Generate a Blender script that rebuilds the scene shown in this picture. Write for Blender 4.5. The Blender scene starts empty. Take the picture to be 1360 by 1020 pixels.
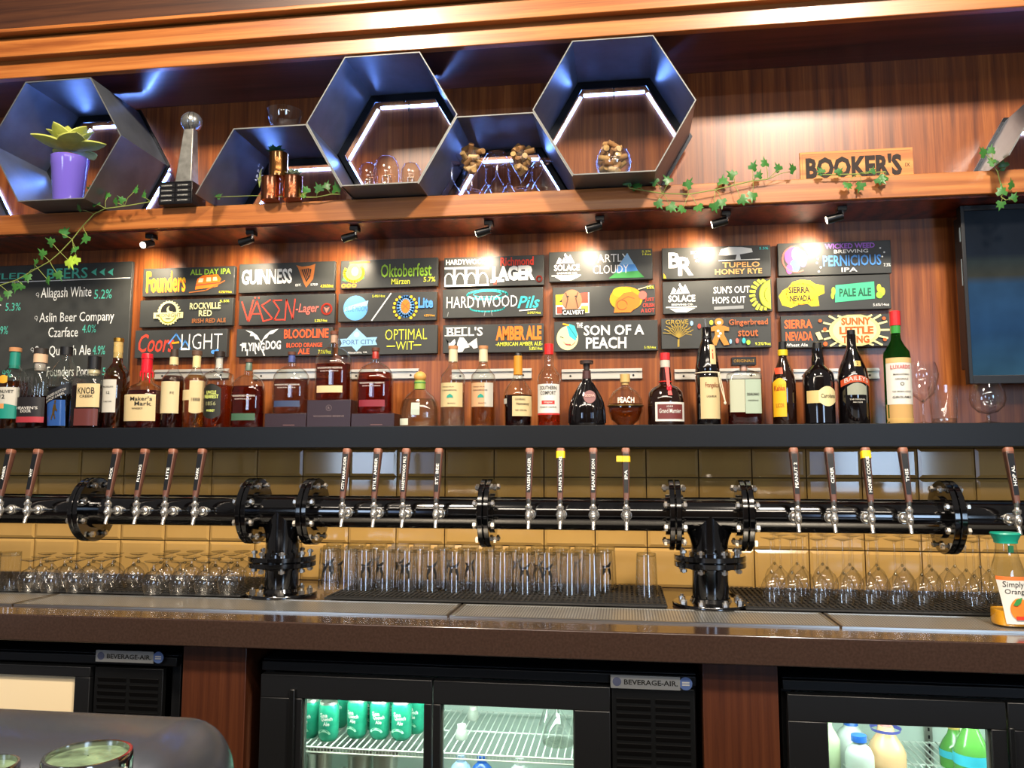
import bpy, math, random
from mathutils import Vector, Matrix, Euler
random.seed(7)
PI = math.pi
sc = bpy.context.scene
COL = sc.collection
# ------------------------------------------------------------------ camera
EYE = 1.40
FPX, YAW, PITCH, ROLL = 1071.6, math.radians(-7.9), math.radians(5.73), math.radians(0.066)
fw = Vector((math.sin(YAW)*math.cos(PITCH), math.cos(YAW)*math.cos(PITCH), math.sin(PITCH)))
r0 = Vector((math.cos(YAW), -math.sin(YAW), 0)); u0 = r0.cross(fw)
RT = r0*math.cos(ROLL)+u0*math.sin(ROLL); UP = -r0*math.sin(ROLL)+u0*math.cos(ROLL)
cd = bpy.data.cameras.new('camera'); cam = bpy.data.objects.new('camera', cd); COL.objects.link(cam)
cd.sensor_width = 36; cd.lens = 36*FPX/1360; cd.clip_start = 0.05
cam.matrix_world = Matrix(((RT.x, UP.x, -fw.x, 0), (RT.y, UP.y, -fw.y, 0), (RT.z, UP.z, -fw.z, EYE), (0, 0, 0, 1)))
sc.camera = cam
# ------------------------------------------------------------------ light and exposure
sc.view_settings.view_transform = 'Standard'; sc.view_settings.look = 'None'
sc.view_settings.exposure = 0.0; sc.view_settings.gamma = 1; sc.view_settings.use_curve_mapping = False
sc.cycles.transparent_max_bounces = 40
wd = bpy.data.worlds.new('room_light'); sc.world = wd; wd.use_nodes = True
wd.node_tree.nodes['Background'].inputs[0].default_value = (0.78, 0.72, 0.70, 1)
wd.node_tree.nodes['Background'].inputs[1].default_value = 0.2
def area(name, loc, target, sx, sy, power, col):
    l = bpy.data.lights.new(name, 'AREA'); l.shape = 'RECTANGLE'; l.size = sx; l.size_y = sy; l.energy = power; l.color = col
    o = bpy.data.objects.new(name, l); COL.objects.link(o); o.location = loc
    o.rotation_euler = (Vector(target)-Vector(loc)).to_track_quat('-Z', 'Y').to_euler(); return o
# the bar's ceiling lamps in front of the back bar (warm), added fill lights and the room's windows behind the camera (cool)
area('ceiling_lamp', (1.3, 0.1, 4.55), (0.4, 3.2, 1.9), 0.35, 0.35, 270, (1.0, 0.86, 0.70))
area('ceiling_lamp', (-1.5, 0.3, 4.45), (-1.6, 3.2, 1.6), 0.35, 0.35, 190, (1.0, 0.84, 0.66))
area('tile_fill_light', (-0.2, 0.55, 2.75), (-0.2, 0.62, 1.75), 3.8, 0.14, 60, (1.0, 0.86, 0.70))  # added strip light out of view, brightens the tiles below the black shelf
area('room_fill_light', (0.0, -2.2, 4.3), (0.0, -2.6, 0.0), 3.5, 0.8, 110, (1.0, 0.88, 0.74))  # added fill, brightens the room mirrored in the glazed tiles
area('window_light', (2.9, -3.3, 1.9), (0.2, 3.0, 1.2), 1.0, 1.7, 60, (0.55, 0.75, 1.0))
area('window_light', (-3.2, -3.3, 1.9), (-0.5, 3.0, 1.2), 0.8, 1.5, 34, (0.62, 0.78, 1.0))
# ------------------------------------------------------------------ helpers
def sl(px, py):
    d = RT*((px-680)/FPX) - UP*((py-510)/FPX) + fw
    return d.x/d.y, d.z/d.y
def at(px, py, Y):
    a, b = sl(px, py); return a*Y, EYE+b*Y
def onz(px, py, z):
    a, b = sl(px, py); Y = (z-EYE)/b; return a*Y, Y
def lin(c):
    if isinstance(c, str):
        c = [int(c[i:i+2], 16)/255 for i in (1, 3, 5)]
    return tuple((x/12.92 if x <= 0.04045 else ((x+0.055)/1.055)**2.4) for x in c)
MATS = {}
def mat(name, color=None, rough=0.5, metal=0.0, spec=0.5, emit=0, trans=0, ior=1.45, bump=0, bscale=60, coat=0, var=0):
    if name in MATS: return MATS[name]
    m = bpy.data.materials.new(name); m.use_nodes = True; nt = m.node_tree; b = nt.nodes['Principled BSDF']
    c = lin(color)+(1,)
    b.inputs['Base Color'].default_value = c; b.inputs['Roughness'].default_value = rough
    b.inputs['Metallic'].default_value = metal; b.inputs['Specular IOR Level'].default_value = spec
    b.inputs['IOR'].default_value = ior; b.inputs['Transmission Weight'].default_value = trans
    b.inputs['Coat Weight'].default_value = coat; b.inputs['Coat Roughness'].default_value = 0.08
    if emit: b.inputs['Emission Color'].default_value = c; b.inputs['Emission Strength'].default_value = emit
    if bump or var:
        tc = nt.nodes.new('ShaderNodeTexCoord'); n = nt.nodes.new('ShaderNodeTexNoise'); n.inputs['Scale'].default_value = bscale
        n.inputs['Detail'].default_value = 4; nt.links.new(tc.outputs['Object'], n.inputs['Vector'])
        if bump:
            bp = nt.nodes.new('ShaderNodeBump'); bp.inputs['Strength'].default_value = bump; bp.inputs['Distance'].default_value = 0.002
            nt.links.new(n.outputs['Fac'], bp.inputs['Height']); nt.links.new(bp.outputs[0], b.inputs['Normal'])
        if var:
            mx = nt.nodes.new('ShaderNodeMix'); mx.data_type = 'RGBA'; mx.inputs[6].default_value = c
            mx.inputs[7].default_value = tuple(x*(1-var) for x in c[:3])+(1,)
            rp = nt.nodes.new('ShaderNodeMapRange'); rp.inputs[1].default_value = .35; rp.inputs[2].default_value = .65
            nt.links.new(n.outputs['Fac'], rp.inputs[0]); nt.links.new(rp.outputs[0], mx.inputs[0]); nt.links.new(mx.outputs[2], b.inputs['Base Color'])
    MATS[name] = m; return m
def wood(name, cols, grain='z', rough=0.3, scale=1.0, coat=0.3, fig=0.5):
    m = bpy.data.materials.new(name); m.use_nodes = True; nt = m.node_tree; b = nt.nodes['Principled BSDF']; L = nt.links.new
    tc = nt.nodes.new('ShaderNodeTexCoord'); mp = nt.nodes.new('ShaderNodeMapping')
    s = {'z': (46, 46, 1.3), 'x': (1.3, 40, 40)}[grain]; mp.inputs['Scale'].default_value = tuple(k*scale for k in s)
    L(tc.outputs['Object'], mp.inputs['Vector'])
    n1 = nt.nodes.new('ShaderNodeTexNoise'); n1.inputs['Scale'].default_value = 1.0; n1.inputs['Detail'].default_value = 7; n1.inputs['Roughness'].default_value = .65; n1.inputs['Distortion'].default_value = .6
    L(mp.outputs[0], n1.inputs['Vector'])
    mp2 = nt.nodes.new('ShaderNodeMapping'); s2 = {'z': (7, 7, .5), 'x': (.6, 7, 9)}[grain]; mp2.inputs['Scale'].default_value = tuple(k*scale for k in s2)
    L(tc.outputs['Object'], mp2.inputs['Vector'])
    wv = nt.nodes.new('ShaderNodeTexWave'); wv.inputs['Scale'].default_value = .55; wv.inputs['Distortion'].default_value = 9; wv.inputs['Detail'].default_value = 3; wv.inputs['Detail Scale'].default_value = 1.2
    wv.bands_direction = 'X' if grain == 'z' else 'Z'
    L(mp2.outputs[0], wv.inputs['Vector'])
    mx = nt.nodes.new('ShaderNodeMix'); mx.inputs[0].default_value = fig*.5; L(n1.outputs['Fac'], mx.inputs[2]); L(wv.outputs['Fac'], mx.inputs[3])
    rp = nt.nodes.new('ShaderNodeValToRGB'); rp.color_ramp.elements[0].position = .32; rp.color_ramp.elements[1].position = .68
    rp.color_ramp.elements[0].color = lin(cols[0])+(1,); rp.color_ramp.elements[1].color = lin(cols[2])+(1,)
    e = rp.color_ramp.elements.new(.5); e.color = lin(cols[1])+(1,)
    L(mx.outputs[0], rp.inputs[0]); L(rp.outputs[0], b.inputs['Base Color'])
    b.inputs['Roughness'].default_value = rough; b.inputs['Coat Weight'].default_value = coat; b.inputs['Coat Roughness'].default_value = .12
    bp = nt.nodes.new('ShaderNodeBump'); bp.inputs['Strength'].default_value = .12; bp.inputs['Distance'].default_value = .001
    L(n1.outputs['Fac'], bp.inputs['Height']); L(bp.outputs[0], b.inputs['Normal'])
    MATS[name] = m; return m
def thin_glass(name, tint=(1, 1, 1), edge=(.45, .5, .5), gloss=1.0, rough=0.02):
    m = bpy.data.materials.new(name); m.use_nodes = True; nt = m.node_tree; L = nt.links.new
    for n in list(nt.nodes): nt.nodes.remove(n)
    out = nt.nodes.new('ShaderNodeOutputMaterial'); tr = nt.nodes.new('ShaderNodeBsdfTransparent'); gl = nt.nodes.new('ShaderNodeBsdfGlossy')
    gl.inputs['Roughness'].default_value = rough; gl.inputs['Color'].default_value = (gloss, gloss, gloss, 1)
    lw = nt.nodes.new('ShaderNodeLayerWeight'); lw.inputs['Blend'].default_value = .5
    cr = nt.nodes.new('ShaderNodeMix'); cr.data_type = 'RGBA'; cr.inputs[6].default_value = tint+(1,); cr.inputs[7].default_value = edge+(1,)
    pw = nt.nodes.new('ShaderNodeMath'); pw.operation = 'POWER'; pw.inputs[1].default_value = 3.0
    L(lw.outputs['Facing'], pw.inputs[0]); L(pw.outputs[0], cr.inputs[0]); L(cr.outputs[2], tr.inputs['Color'])
    lf = nt.nodes.new('ShaderNodeLayerWeight'); lf.inputs['Blend'].default_value = .5; p5 = nt.nodes.new('ShaderNodeMath'); p5.operation = 'POWER'; p5.inputs[1].default_value = 3.4; L(lf.outputs['Facing'], p5.inputs[0])
    fr = nt.nodes.new('ShaderNodeMapRange'); fr.inputs[3].default_value = .07; fr.inputs[4].default_value = .7; L(p5.outputs[0], fr.inputs[0])
    mx = nt.nodes.new('ShaderNodeMixShader'); L(fr.outputs[0], mx.inputs[0]); L(tr.outputs[0], mx.inputs[1]); L(gl.outputs[0], mx.inputs[2]); L(mx.outputs[0], out.inputs[0])
    MATS[name] = m; return m

class MB:
    def __init__(s): s.v = []; s.f = []
    def add(s, vs, fs):
        k = len(s.v); s.v += [tuple(p) for p in vs]; s.f += [tuple(i+k for i in f) for f in fs]; return s
    def box(s, x0, x1, y0, y1, z0, z1):
        return s.add([(x0, y0, z0), (x1, y0, z0), (x1, y1, z0), (x0, y1, z0), (x0, y0, z1), (x1, y0, z1), (x1, y1, z1), (x0, y1, z1)],
                     [(0, 3, 2, 1), (4, 5, 6, 7), (0, 1, 5, 4), (1, 2, 6, 5), (2, 3, 7, 6), (3, 0, 4, 7)])
    def cyl(s, p0, p1, r0, r1=None, seg=16, caps=True, rot=0):
        r1 = r0 if r1 is None else r1; p0 = Vector(p0); p1 = Vector(p1); d = (p1-p0).normalized()
        a = d.orthogonal().normalized(); b = d.cross(a); vs = []
        for p, r in ((p0, r0), (p1, r1)):
            for i in range(seg):
                t = 2*PI*i/seg+rot; vs.append(p+a*(r*math.cos(t))+b*(r*math.sin(t)))
        fs = [(i, (i+1) % seg, seg+(i+1) % seg, seg+i) for i in range(seg)]
        if caps: fs += [tuple(range(seg-1, -1, -1)), tuple(range(seg, 2*seg))]
        return s.add(vs, fs)
    def lathe(s, prof, seg=24, sx=1, sy=1, n=2, c=(0, 0, 0), a0=None, a1=None, cap0=True, cap1=True, off=0):
        full = a0 is None
        if full: ts = [2*PI*i/seg for i in range(seg)]
        else: ts = [a0+(a1-a0)*i/seg for i in range(seg+1)]
        k = len(ts); vs = []
        for r, z in prof:
            for t in ts:
                co, si = math.cos(t), math.sin(t)
                vs.append((c[0]+math.copysign(abs(co)**(2/n), co)*(r*sx+off), c[1]+math.copysign(abs(si)**(2/n), si)*(r*sy+off), c[2]+z))
        fs = []
        for j in range(len(prof)-1):
            for i in range(k if full else k-1):
                i2 = (i+1) % k; fs.append((j*k+i, j*k+i2, (j+1)*k+i2, (j+1)*k+i))
        if full and cap0: fs.append(tuple(range(k-1, -1, -1)))
        if full and cap1: q = (len(prof)-1)*k; fs.append(tuple(range(q, q+k)))
        return s.add(vs, fs)
    def prism(s, pts, y0, y1):          # pts in x,z
        n = len(pts); vs = [(x, y0, z) for x, z in pts]+[(x, y1, z) for x, z in pts]
        fs = [tuple(range(n)), tuple(range(2*n-1, n-1, -1))]+[(i, n+i, n+(i+1) % n, (i+1) % n) for i in range(n)]
        return s.add(vs, fs)
    def flat(s, pts, y): return s.add([(x, y, z) for x, z in pts], [tuple(range(len(pts)))])
    def line(s, pts, w, y, closed=False):
        P = [Vector(p) for p in pts]
        if closed: P.append(P[0])
        for a, b in zip(P, P[1:]):
            d = b-a
            if d.length < 1e-9: continue
            d.normalize(); nn = Vector((-d.y, d.x))*(w/2); e = d*(w*.3)
            q = [a-e+nn, a-e-nn, b+e-nn, b+e+nn]; s.flat([(p.x, p.y) for p in q], y)
        return s
    def tube(s, pts, r, seg=8, caps=True, r1=None):
        P = [Vector(p) for p in pts]; n = len(P); vs = []; prev = None
        for i, p in enumerate(P):
            d = (P[min(i+1, n-1)]-P[max(i-1, 0)]).normalized()
            a = d.orthogonal().normalized() if prev is None else (prev-d*prev.dot(d)).normalized(); prev = a; b = d.cross(a)
            rr = r if r1 is None else r+(r1-r)*i/(n-1)
            for j in range(seg):
                t = 2*PI*j/seg; vs.append(p+a*(rr*math.cos(t))+b*(rr*math.sin(t)))
        fs = [(i*seg+j, i*seg+(j+1) % seg, (i+1)*seg+(j+1) % seg, (i+1)*seg+j) for i in range(n-1) for j in range(seg)]
        if caps: fs += [tuple(range(seg-1, -1, -1)), tuple(range((n-1)*seg, n*seg))]
        return s.add(vs, fs)
    def ell(s, c, rx, ry, rz, seg=16, rings=10):
        pr = [(max(math.sin(PI*i/rings), 1e-4), -math.cos(PI*i/rings)*rz) for i in range(rings+1)]
        return s.lathe(pr, seg, rx, ry, 2, c)
    def text(s, st, x0, z0, x1, z1, y=0, fn=None, vert=False, offset=0.0, shear=0.0):
        V, F = glyphs(st, offset, shear); vs = []
        for u, w in V:
            if vert: p = (x1-w*(x1-x0), y, z0+u*(z1-z0))
            else: p = (x0+u*(x1-x0), y, z0+w*(z1-z0))
            vs.append(fn(p) if fn else p)
        return s.add(vs, F)
    def tf(s, M):
        s.v = [tuple(M @ Vector(p)) for p in s.v]; return s
    def mesh(s, name):
        me = bpy.data.meshes.new(name); me.from_pydata(s.v, [], s.f)
        me.polygons.foreach_set('use_smooth', [True]*len(me.polygons)); me.update()
        me.set_sharp_from_angle(angle=math.radians(38)); return me
    def build(s, name, m, parent=None, loc=None, bevel=0, rot=None):
        o = bpy.data.objects.new(name, s.mesh(name)); COL.objects.link(o)
        if m: o.data.materials.append(m)
        if parent: o.parent = parent
        if loc: o.location = loc
        if rot: o.rotation_euler = rot
        if bevel:
            b = o.modifiers.new('bevel', 'BEVEL'); b.width = bevel; b.segments = 2; b.limit_method = 'ANGLE'; b.angle_limit = math.radians(40)
        return o
_g = {}
def glyphs(st, offset=0.0, shear=0.0):
    k = (st, offset, shear)
    if k in _g: return _g[k]
    cu = bpy.data.curves.new('t', 'FONT'); cu.body = st; cu.resolution_u = 2; cu.offset = offset; cu.shear = shear; cu.fill_mode = 'FRONT'
    ob = bpy.data.objects.new('t', cu); me = bpy.data.meshes.new_from_object(ob)
    vs = [(v.co.x, v.co.y) for v in me.vertices]; fs = [tuple(p.vertices) for p in me.polygons]
    bpy.data.objects.remove(ob); bpy.data.curves.remove(cu); bpy.data.meshes.remove(me)
    xa, xb = min(v[0] for v in vs), max(v[0] for v in vs); ya, yb = min(v[1] for v in vs), max(v[1] for v in vs)
    vs = [((x-xa)/(xb-xa), (y-ya)/(yb-ya)) for x, y in vs]; _g[k] = (vs, fs); return _g[k]
def tag(o, label=None, cat=None, group=None, kind=None):
    if label: o['label'] = label
    if cat: o['category'] = cat
    if group: o['group'] = group
    if kind: o['kind'] = kind
    return o
def thing(name, label, cat, loc=(0, 0, 0), rz=0, group=None):
    o = bpy.data.objects.new(name, None); COL.objects.link(o); o.empty_display_size = .05
    o.location = loc; o.rotation_euler = (0, 0, rz); return tag(o, label, cat, group)
def struct(name, mb, m, parent=None, bevel=0):
    o = mb.build(name, m, parent, bevel=bevel)
    if parent is None: o['kind'] = 'structure'
    return o
KIDS = {}
def dup(root, loc=None, rz=None, label=None, parent=None):
    c = root.copy(); COL.objects.link(c)
    if parent: c.parent = parent
    if loc is not None: c.location = loc
    if rz is not None: c.rotation_euler = (0, 0, rz)
    if label: c['label'] = label
    for ch in kids_of(root): dup(ch, parent=c)
    return c
def kids_of(o):
    if o.name not in KIDS: KIDS[o.name] = list(o.children)
    return KIDS[o.name]
ORD = ['first', 'second', 'third', 'fourth', 'fifth', 'sixth', 'seventh', 'eighth', 'ninth', 'tenth', 'eleventh', 'twelfth', 'thirteenth', 'fourteenth', 'fifteenth', 'sixteenth', 'seventeenth', 'eighteenth', 'nineteenth', 'twentieth']
# ------------------------------------------------------------------ materials
WALLW = wood('wall_veneer', ('#562810', '#7c4119', '#985826'), 'z', rough=.34, coat=.2, fig=.12)
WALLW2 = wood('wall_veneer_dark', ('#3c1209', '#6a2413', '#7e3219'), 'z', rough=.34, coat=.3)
TRIMW = wood('trim_cherry', ('#7c4219', '#9c5c28', '#b07238'), 'x', rough=.36, coat=.2, fig=.25)
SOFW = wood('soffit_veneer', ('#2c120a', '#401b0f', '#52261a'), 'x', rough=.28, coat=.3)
CABW = wood('cabinet_veneer', ('#34170b', '#442110', '#502a16'), 'z', rough=.4, coat=.1, fig=.05)
BLACKLAM = mat('black_shelf_laminate', '#121519', .42, spec=.3, bump=.05, bscale=30)
GRANITE = mat('brown_solid_counter', '#3a2b24', .16, coat=.4, var=.25, bscale=140)
BLACKGLOSS = mat('black_gloss_paint', '#050506', .11, coat=1)
BLACKM = mat('black_metal', '#0b0c0d', .35)
BLACKP = mat('black_plastic', '#101113', .42)
STEEL = mat('brushed_steel', '#b9b6ae', .32, metal=1)
CHROME = mat('chrome', '#e4e2dc', .22, metal=.9)
NUT = mat('nut_steel', '#c8c2b8', .3, metal=1)
RUBBER = mat('black_rubber', '#131210', .62, bump=.5, bscale=220)
BLUED = mat('blued_steel', '#6c737c', .34, metal=.6, var=.35, bscale=6)
BLUEDGE = mat('bright_cut_edge', '#6a6c6a', .5, metal=.5)
CHALKB = mat('chalk_black', '#3b3d3b', .42, spec=.4, var=.12, bscale=14)
WHITE = mat('chalk_white', '#e6e8e2', .7)
TILEM = mat('ochre_glazed_tile', '#b48f50', .10, coat=.6, var=.10, bscale=6)
GROUT = mat('tile_grout', '#5a4524', .8)
GLASS = thin_glass('clear_glass', (.985, .985, .98), (.40, .41, .38), gloss=1.0, rough=.04)
GLASSB = thin_glass('bottle_glass', (.93, .95, .93), (.35, .38, .36))
def pc(hexs): return mat('paint_'+hexs[1:], hexs, .6)
# ------------------------------------------------------------------ room shell
D = 3.25; XL, XR = -5.2, 4.2
Z_CT = EYE-0.474; Z_CB = Z_CT-0.082; Y_CT = 2.385
Z_LS1 = EYE+.1462; Z_LS0 = EYE+.0648; Y_LS = 2.97
Z_US1 = EYE+1.046; Z_US0 = EYE+.961; Y_US = 2.99
Z_SOF = EYE+1.605; Y_TR = 2.91
struct('floor', MB().box(XL, XR, -4.6, 3.4, -.1, 0), mat('floor_tile_brown', '#3a302a', .5, var=.3, bscale=3))
wl = struct('wall_back', MB().box(XL, XR, D, D+.15, Z_LS0, 4.9), WALLW)
struct('wall_back_lower', MB().box(XL, XR, D+.02, D+.15, 0, Z_LS0), GROUT)
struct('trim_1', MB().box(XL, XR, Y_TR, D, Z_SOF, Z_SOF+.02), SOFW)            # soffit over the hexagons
GAPW = wood('trim_shadow_gap', ('#2a1208', '#38180c', '#40200f'), 'x')
struct('trim_2', MB().box(XL, XR, Y_TR-.02, Y_TR+.012, Z_SOF-.010, Z_SOF+.067), TRIMW, bevel=.003)
struct('trim_3', MB().box(XL, XR, Y_TR-.006, Y_TR+.02, Z_SOF+.067, Z_SOF+.17), GAPW)
struct('trim_4', MB().box(XL, XR, Y_TR-.055, Y_TR-.006, Z_SOF+.064, Z_SOF+.143), TRIMW, bevel=.003)
struct('trim_5', MB().box(XL, XR, Y_TR-.09, Y_TR-.006, Z_SOF+.150, Z_SOF+.166), TRIMW, bevel=.003)
struct('trim_6', MB().box(XL, XR, Y_TR-.04, Y_TR+.1, Z_SOF+.166, Z_SOF+.75), wood('trim_brown', ('#2a140a', '#3c2010', '#4a2a16'), 'x', rough=.4, coat=.1, fig=.1))
# the dark room behind the camera
struct('wall_front', MB().box(XL, XR, -4.6, -4.5, 0, 4.9), mat('room_wall_paint', '#6b5a48', .8, var=.2, bscale=2))
for i, (xa, xb) in enumerate(((-3.9, -2.6), (2.2, 3.6))):
    struct('window_%d' % (i+1), MB().box(xa, xb, -4.49, -4.47, 1.0, 2.8), mat('daylit_window', '#a9c8ff', .4, emit=2.2))
# ------------------------------------------------------------------ backsplash tiles (each a part of the lower wall)
tp = .2031; x_s0 = -0.7863*D
bs = bpy.data.objects['wall_back_lower']
_, zr1 = at(300, 632.5, D)
th = (at(300, 632.5, D)[1]-at(300, 719, D)[1])
def tile_mesh(w, h):
    b = MB(); g = .0022; e = .013; t0, t1, t2 = .0, -.008, -.012
    r = []
    for (ins, y) in ((g, .02), (g, t1), (e, t2-.001)):
        r.append([(ins, y, ins), (w-ins, y, ins), (w-ins, y, h-ins), (ins, y, h-ins)])
    vs = r[0]+r[1]+r[2]; fs = [(0, 1, 5, 4), (1, 2, 6, 5), (2, 3, 7, 6), (3, 0, 4, 7), (4, 5, 9, 8), (5, 6, 10, 9), (6, 7, 11, 10), (7, 4, 8, 11), (8, 9, 10, 11)]
    b.add(vs, fs); me = b.mesh('tile'); me.polygons.foreach_set('use_smooth', [False]*len(me.polygons)); me.materials.append(TILEM); return me
rows = []
z = zr1
rows.append((zr1, Z_LS0-zr1))
zz = zr1
while zz > Z_CT+.004:
    nz = max(zz-th, Z_CT); rows.append((nz, zz-nz)); zz = nz
for z0, h in rows:
    if h < .03: continue
    tm = tile_mesh(tp, h)
    for i in range(-8, 26):
        o = bpy.data.objects.new('tile', tm); COL.objects.link(o); o.parent = bs; o.location = (x_s0+tp*i, D+.012, z0)
        o.rotation_euler = (random.uniform(-.003, .003), 0, random.uniform(-.003, .003))
# ------------------------------------------------------------------ shelves and counter
us = MB().box(XL, XR, Y_US, D, Z_US0, Z_US1).build('wall_shelf', TRIMW, bevel=.003)
tag(us, 'long polished cherry wood shelf carrying the hexagons and ivy', 'shelf')
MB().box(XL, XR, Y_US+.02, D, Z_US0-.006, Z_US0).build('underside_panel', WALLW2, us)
ls = MB().box(XL, XR, Y_LS, D, Z_LS0, Z_LS1).build('wall_shelf', BLACKLAM, bevel=.002)
tag(ls, 'long black shelf carrying the row of liquor bottles', 'shelf')
ct = MB().box(XL, XR, Y_CT, D+.012, Z_CB, Z_CT).build('back_counter', GRANITE, bevel=.004)
tag(ct, 'long brown polished back counter under the beer taps', 'counter')
# drip trays with perforated grates
def perforated():
    m = bpy.data.materials.new('perforated_steel'); m.use_nodes = True; nt = m.node_tree; b = nt.nodes['Principled BSDF']; L = nt.links.new
    tc = nt.nodes.new('ShaderNodeTexCoord'); mp = nt.nodes.new('ShaderNodeMapping'); mp.inputs['Scale'].default_value = (110, 110, 1)
    L(tc.outputs['Object'], mp.inputs[0]); v = nt.nodes.new('ShaderNodeTexVoronoi'); v.inputs['Scale'].default_value = 1; v.inputs['Randomness'].default_value = 0
    L(mp.outputs[0], v.inputs['Vector']); r = nt.nodes.new('ShaderNodeValToRGB'); r.color_ramp.elements[0].position = .28; r.color_ramp.elements[1].position = .36
    r.color_ramp.elements[0].color = (.02, .02, .018, 1); r.color_ramp.elements[1].color = (.50, .49, .45, 1)
    L(v.outputs['Distance'], r.inputs[0]); L(r.outputs[0], b.inputs['Base Color']); b.inputs['Roughness'].default_value = .34; b.inputs['Metallic'].default_value = .75
    return m
PERF = perforated()
cuts = [-4.4, -2.05, -.55, .62, 2.4]
for i, nm in enumerate(('left', 'centre left', 'centre right', 'right')):
    x0, x1 = cuts[i]+.004, cuts[i+1]-.004
    t = thing('drip_tray', 'perforated steel drip tray in the counter, %s' % {'left': 'at the far left end', 'centre left': 'in front of the left pipe column', 'centre right': 'between the two pipe columns', 'right': 'at the right end under the wine glasses'}[nm], 'drip tray', (0, 0, Z_CT))
    b = MB(); b.box(x0, x1, 2.525, 2.535, 0, .006); b.box(x0, x1, 2.74, 2.75, 0, .006); b.box(x0, x0+.01, 2.535, 2.74, 0, .006); b.box(x1-.01, x1, 2.535, 2.74, 0, .006)
    b.build('rim', STEEL, t); MB().box(x0+.01, x1-.01, 2.535, 2.74, 0, .004).build('grate', PERF, t)
# rubber mats
def mat_strip(x0, x1, label):
    t = thing('bar_mat', label, 'mat', (0, 0, Z_CT)); b = MB(); b.box(x0, x1, 2.755, 3.2, .0065, .014); 
    b.build('base', RUBBER, t, bevel=.002)
    b = MB(); n = int((x1-x0)/.018)
    for i in range(n): b.box(x0+.006+i*.018, x0+.015+i*.018, 2.76, 3.19, .014, .018)
    for i in range(9): b.box(x0+.004, x1-.004, 2.765+i*.05, 2.772+i*.05, .0138, .0178)
    tag(b.build('ribs', RUBBER, t), kind='stuff')
xm = lambda px, py: onz(px, py, Z_CT)[0]
mat_strip(-4.4, xm(322, 795), 'black ribbed rubber mat under the inverted snifters, left of the left column')
mat_strip(xm(428, 800), xm(886, 808), 'black ribbed rubber mat under the inverted pint glasses, between the columns')
mat_strip(xm(990, 812), 2.2, 'black ribbed rubber mat under the inverted wine glasses, right of the right column')
Z_MAT = Z_CT+.018
# ------------------------------------------------------------------ rails behind the bottles
def rail(px0, px1, label):
    x0, x1 = at(px0, 497, D-.01)[0], at(px1, 497, D-.01)[0]; zc = at((px0+px1)/2, 496.5, D-.01)[1]
    t = thing('hook_rail', label, 'rail', ((x0+x1)/2, D, zc)); w = (x1-x0)/2
    b = MB(); b.box(-w, w, -.006, 0, -.021, .021); b.box(-w, w, -.014, -.006, .009, .017); b.box(-w, w, -.011, -.006, -.020, -.013)
    b.build('bar', mat('rail_aluminium', '#c4c0b6', .35, metal=.5), t)
    for s in (-1, 1): MB().cyl((s*(w-.035), -.0055, -.007), (s*(w-.035), -.0075, -.007), .0045, seg=8).build('screw', BLACKM, t)
for a, b_, l in ((205, 303, 'leftmost mounting rail, behind the red wax bottle'), (336, 436, 'mounting rail behind the two arched bottles at left'), (462, 556, 'mounting rail behind the red capped arched bottle'),
                 (600, 706, 'mounting rail behind the two tall clear bottles'), (746, 853, 'mounting rail behind the fluted dark and round golden bottles'), (896, 1010, 'mounting rail behind the friar shaped bottle'), (1054, 1168, 'rightmost mounting rail, behind the dark cream bottles')):
    rail(a, b_, 'white metal '+l)
# ------------------------------------------------------------------ chalk signs
C = dict(w='#e9ebe6', y='#f0c81e', o='#ee7a1c', r='#d8402c', g='#9fce3c', t='#35c0c0', b='#4d90d8', lb='#8fbfe8', c='#e8e2a0', br='#a8622c', p='#9a62c8', tan='#e0a860', k='#1c1c1a', yg='#d8dc40', gr='#3f9a4c', mg='#d8489a', dy='#e0a010', gray='#8c9090', pk='#e06a5c', ivory='#e6d8b0')
def arc(cx, cy, rx, ry, a0, a1, n=16): return [(cx+rx*math.cos(math.radians(a0+(a1-a0)*i/n)), cy+ry*math.sin(math.radians(a0+(a1-a0)*i/n))) for i in range(n+1)]
def draw(root, els, w, h, y=0, step=.00022):
    """els: drawn marks in fractions of the board; one part per colour and kind, later marks lie on top"""
    parts = {}; k = 0; cl = lambda v: min(max(v, .012), .985)
    for e in els:
        k += 1; yy = y-.0005-k*step; kind, col = e[0], e[1]
        uc = {'T': lambda: e[3], 'E': lambda: e[2], 'P': lambda: e[2][0][0], 'L': lambda: e[3][0][0]}[kind](); key = ('lettering', col, k) if kind == 'T' else ('painted_shape', col, uc > .5); mb = parts.setdefault(key, MB())
        if kind == 'T':
            st, u0, v0, u1, v1 = e[2:7]; o = e[7] if len(e) > 7 else .012; sh = e[8] if len(e) > 8 else 0
            mb.text(st, u0*w, v0*h, u1*w, v1*h, yy, offset=o, shear=sh)
        elif kind == 'E': u, v, ru, rv = e[2:6]; mb.flat([(cl(p[0])*w, cl(p[1])*h) for p in arc(u, v, ru, rv, 0, 345, 23)], yy)
        elif kind == 'P': mb.flat([(cl(u)*w, cl(v)*h) for u, v in e[2]], yy)
        elif kind == 'L': mb.line([(cl(u)*w, max(min(v, 1-e[2]/2-.01), e[2]/2+.01)*h) for u, v in e[3]], e[2]*h, yy)
    for (nm, col, _), mb in parts.items(): mb.build(nm, pc(C.get(col, col)), root)
def ring(col, u, v, ru, rv, wd=.04): return ('L', col, wd, arc(u, v, ru, rv, 0, 360, 20))
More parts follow.
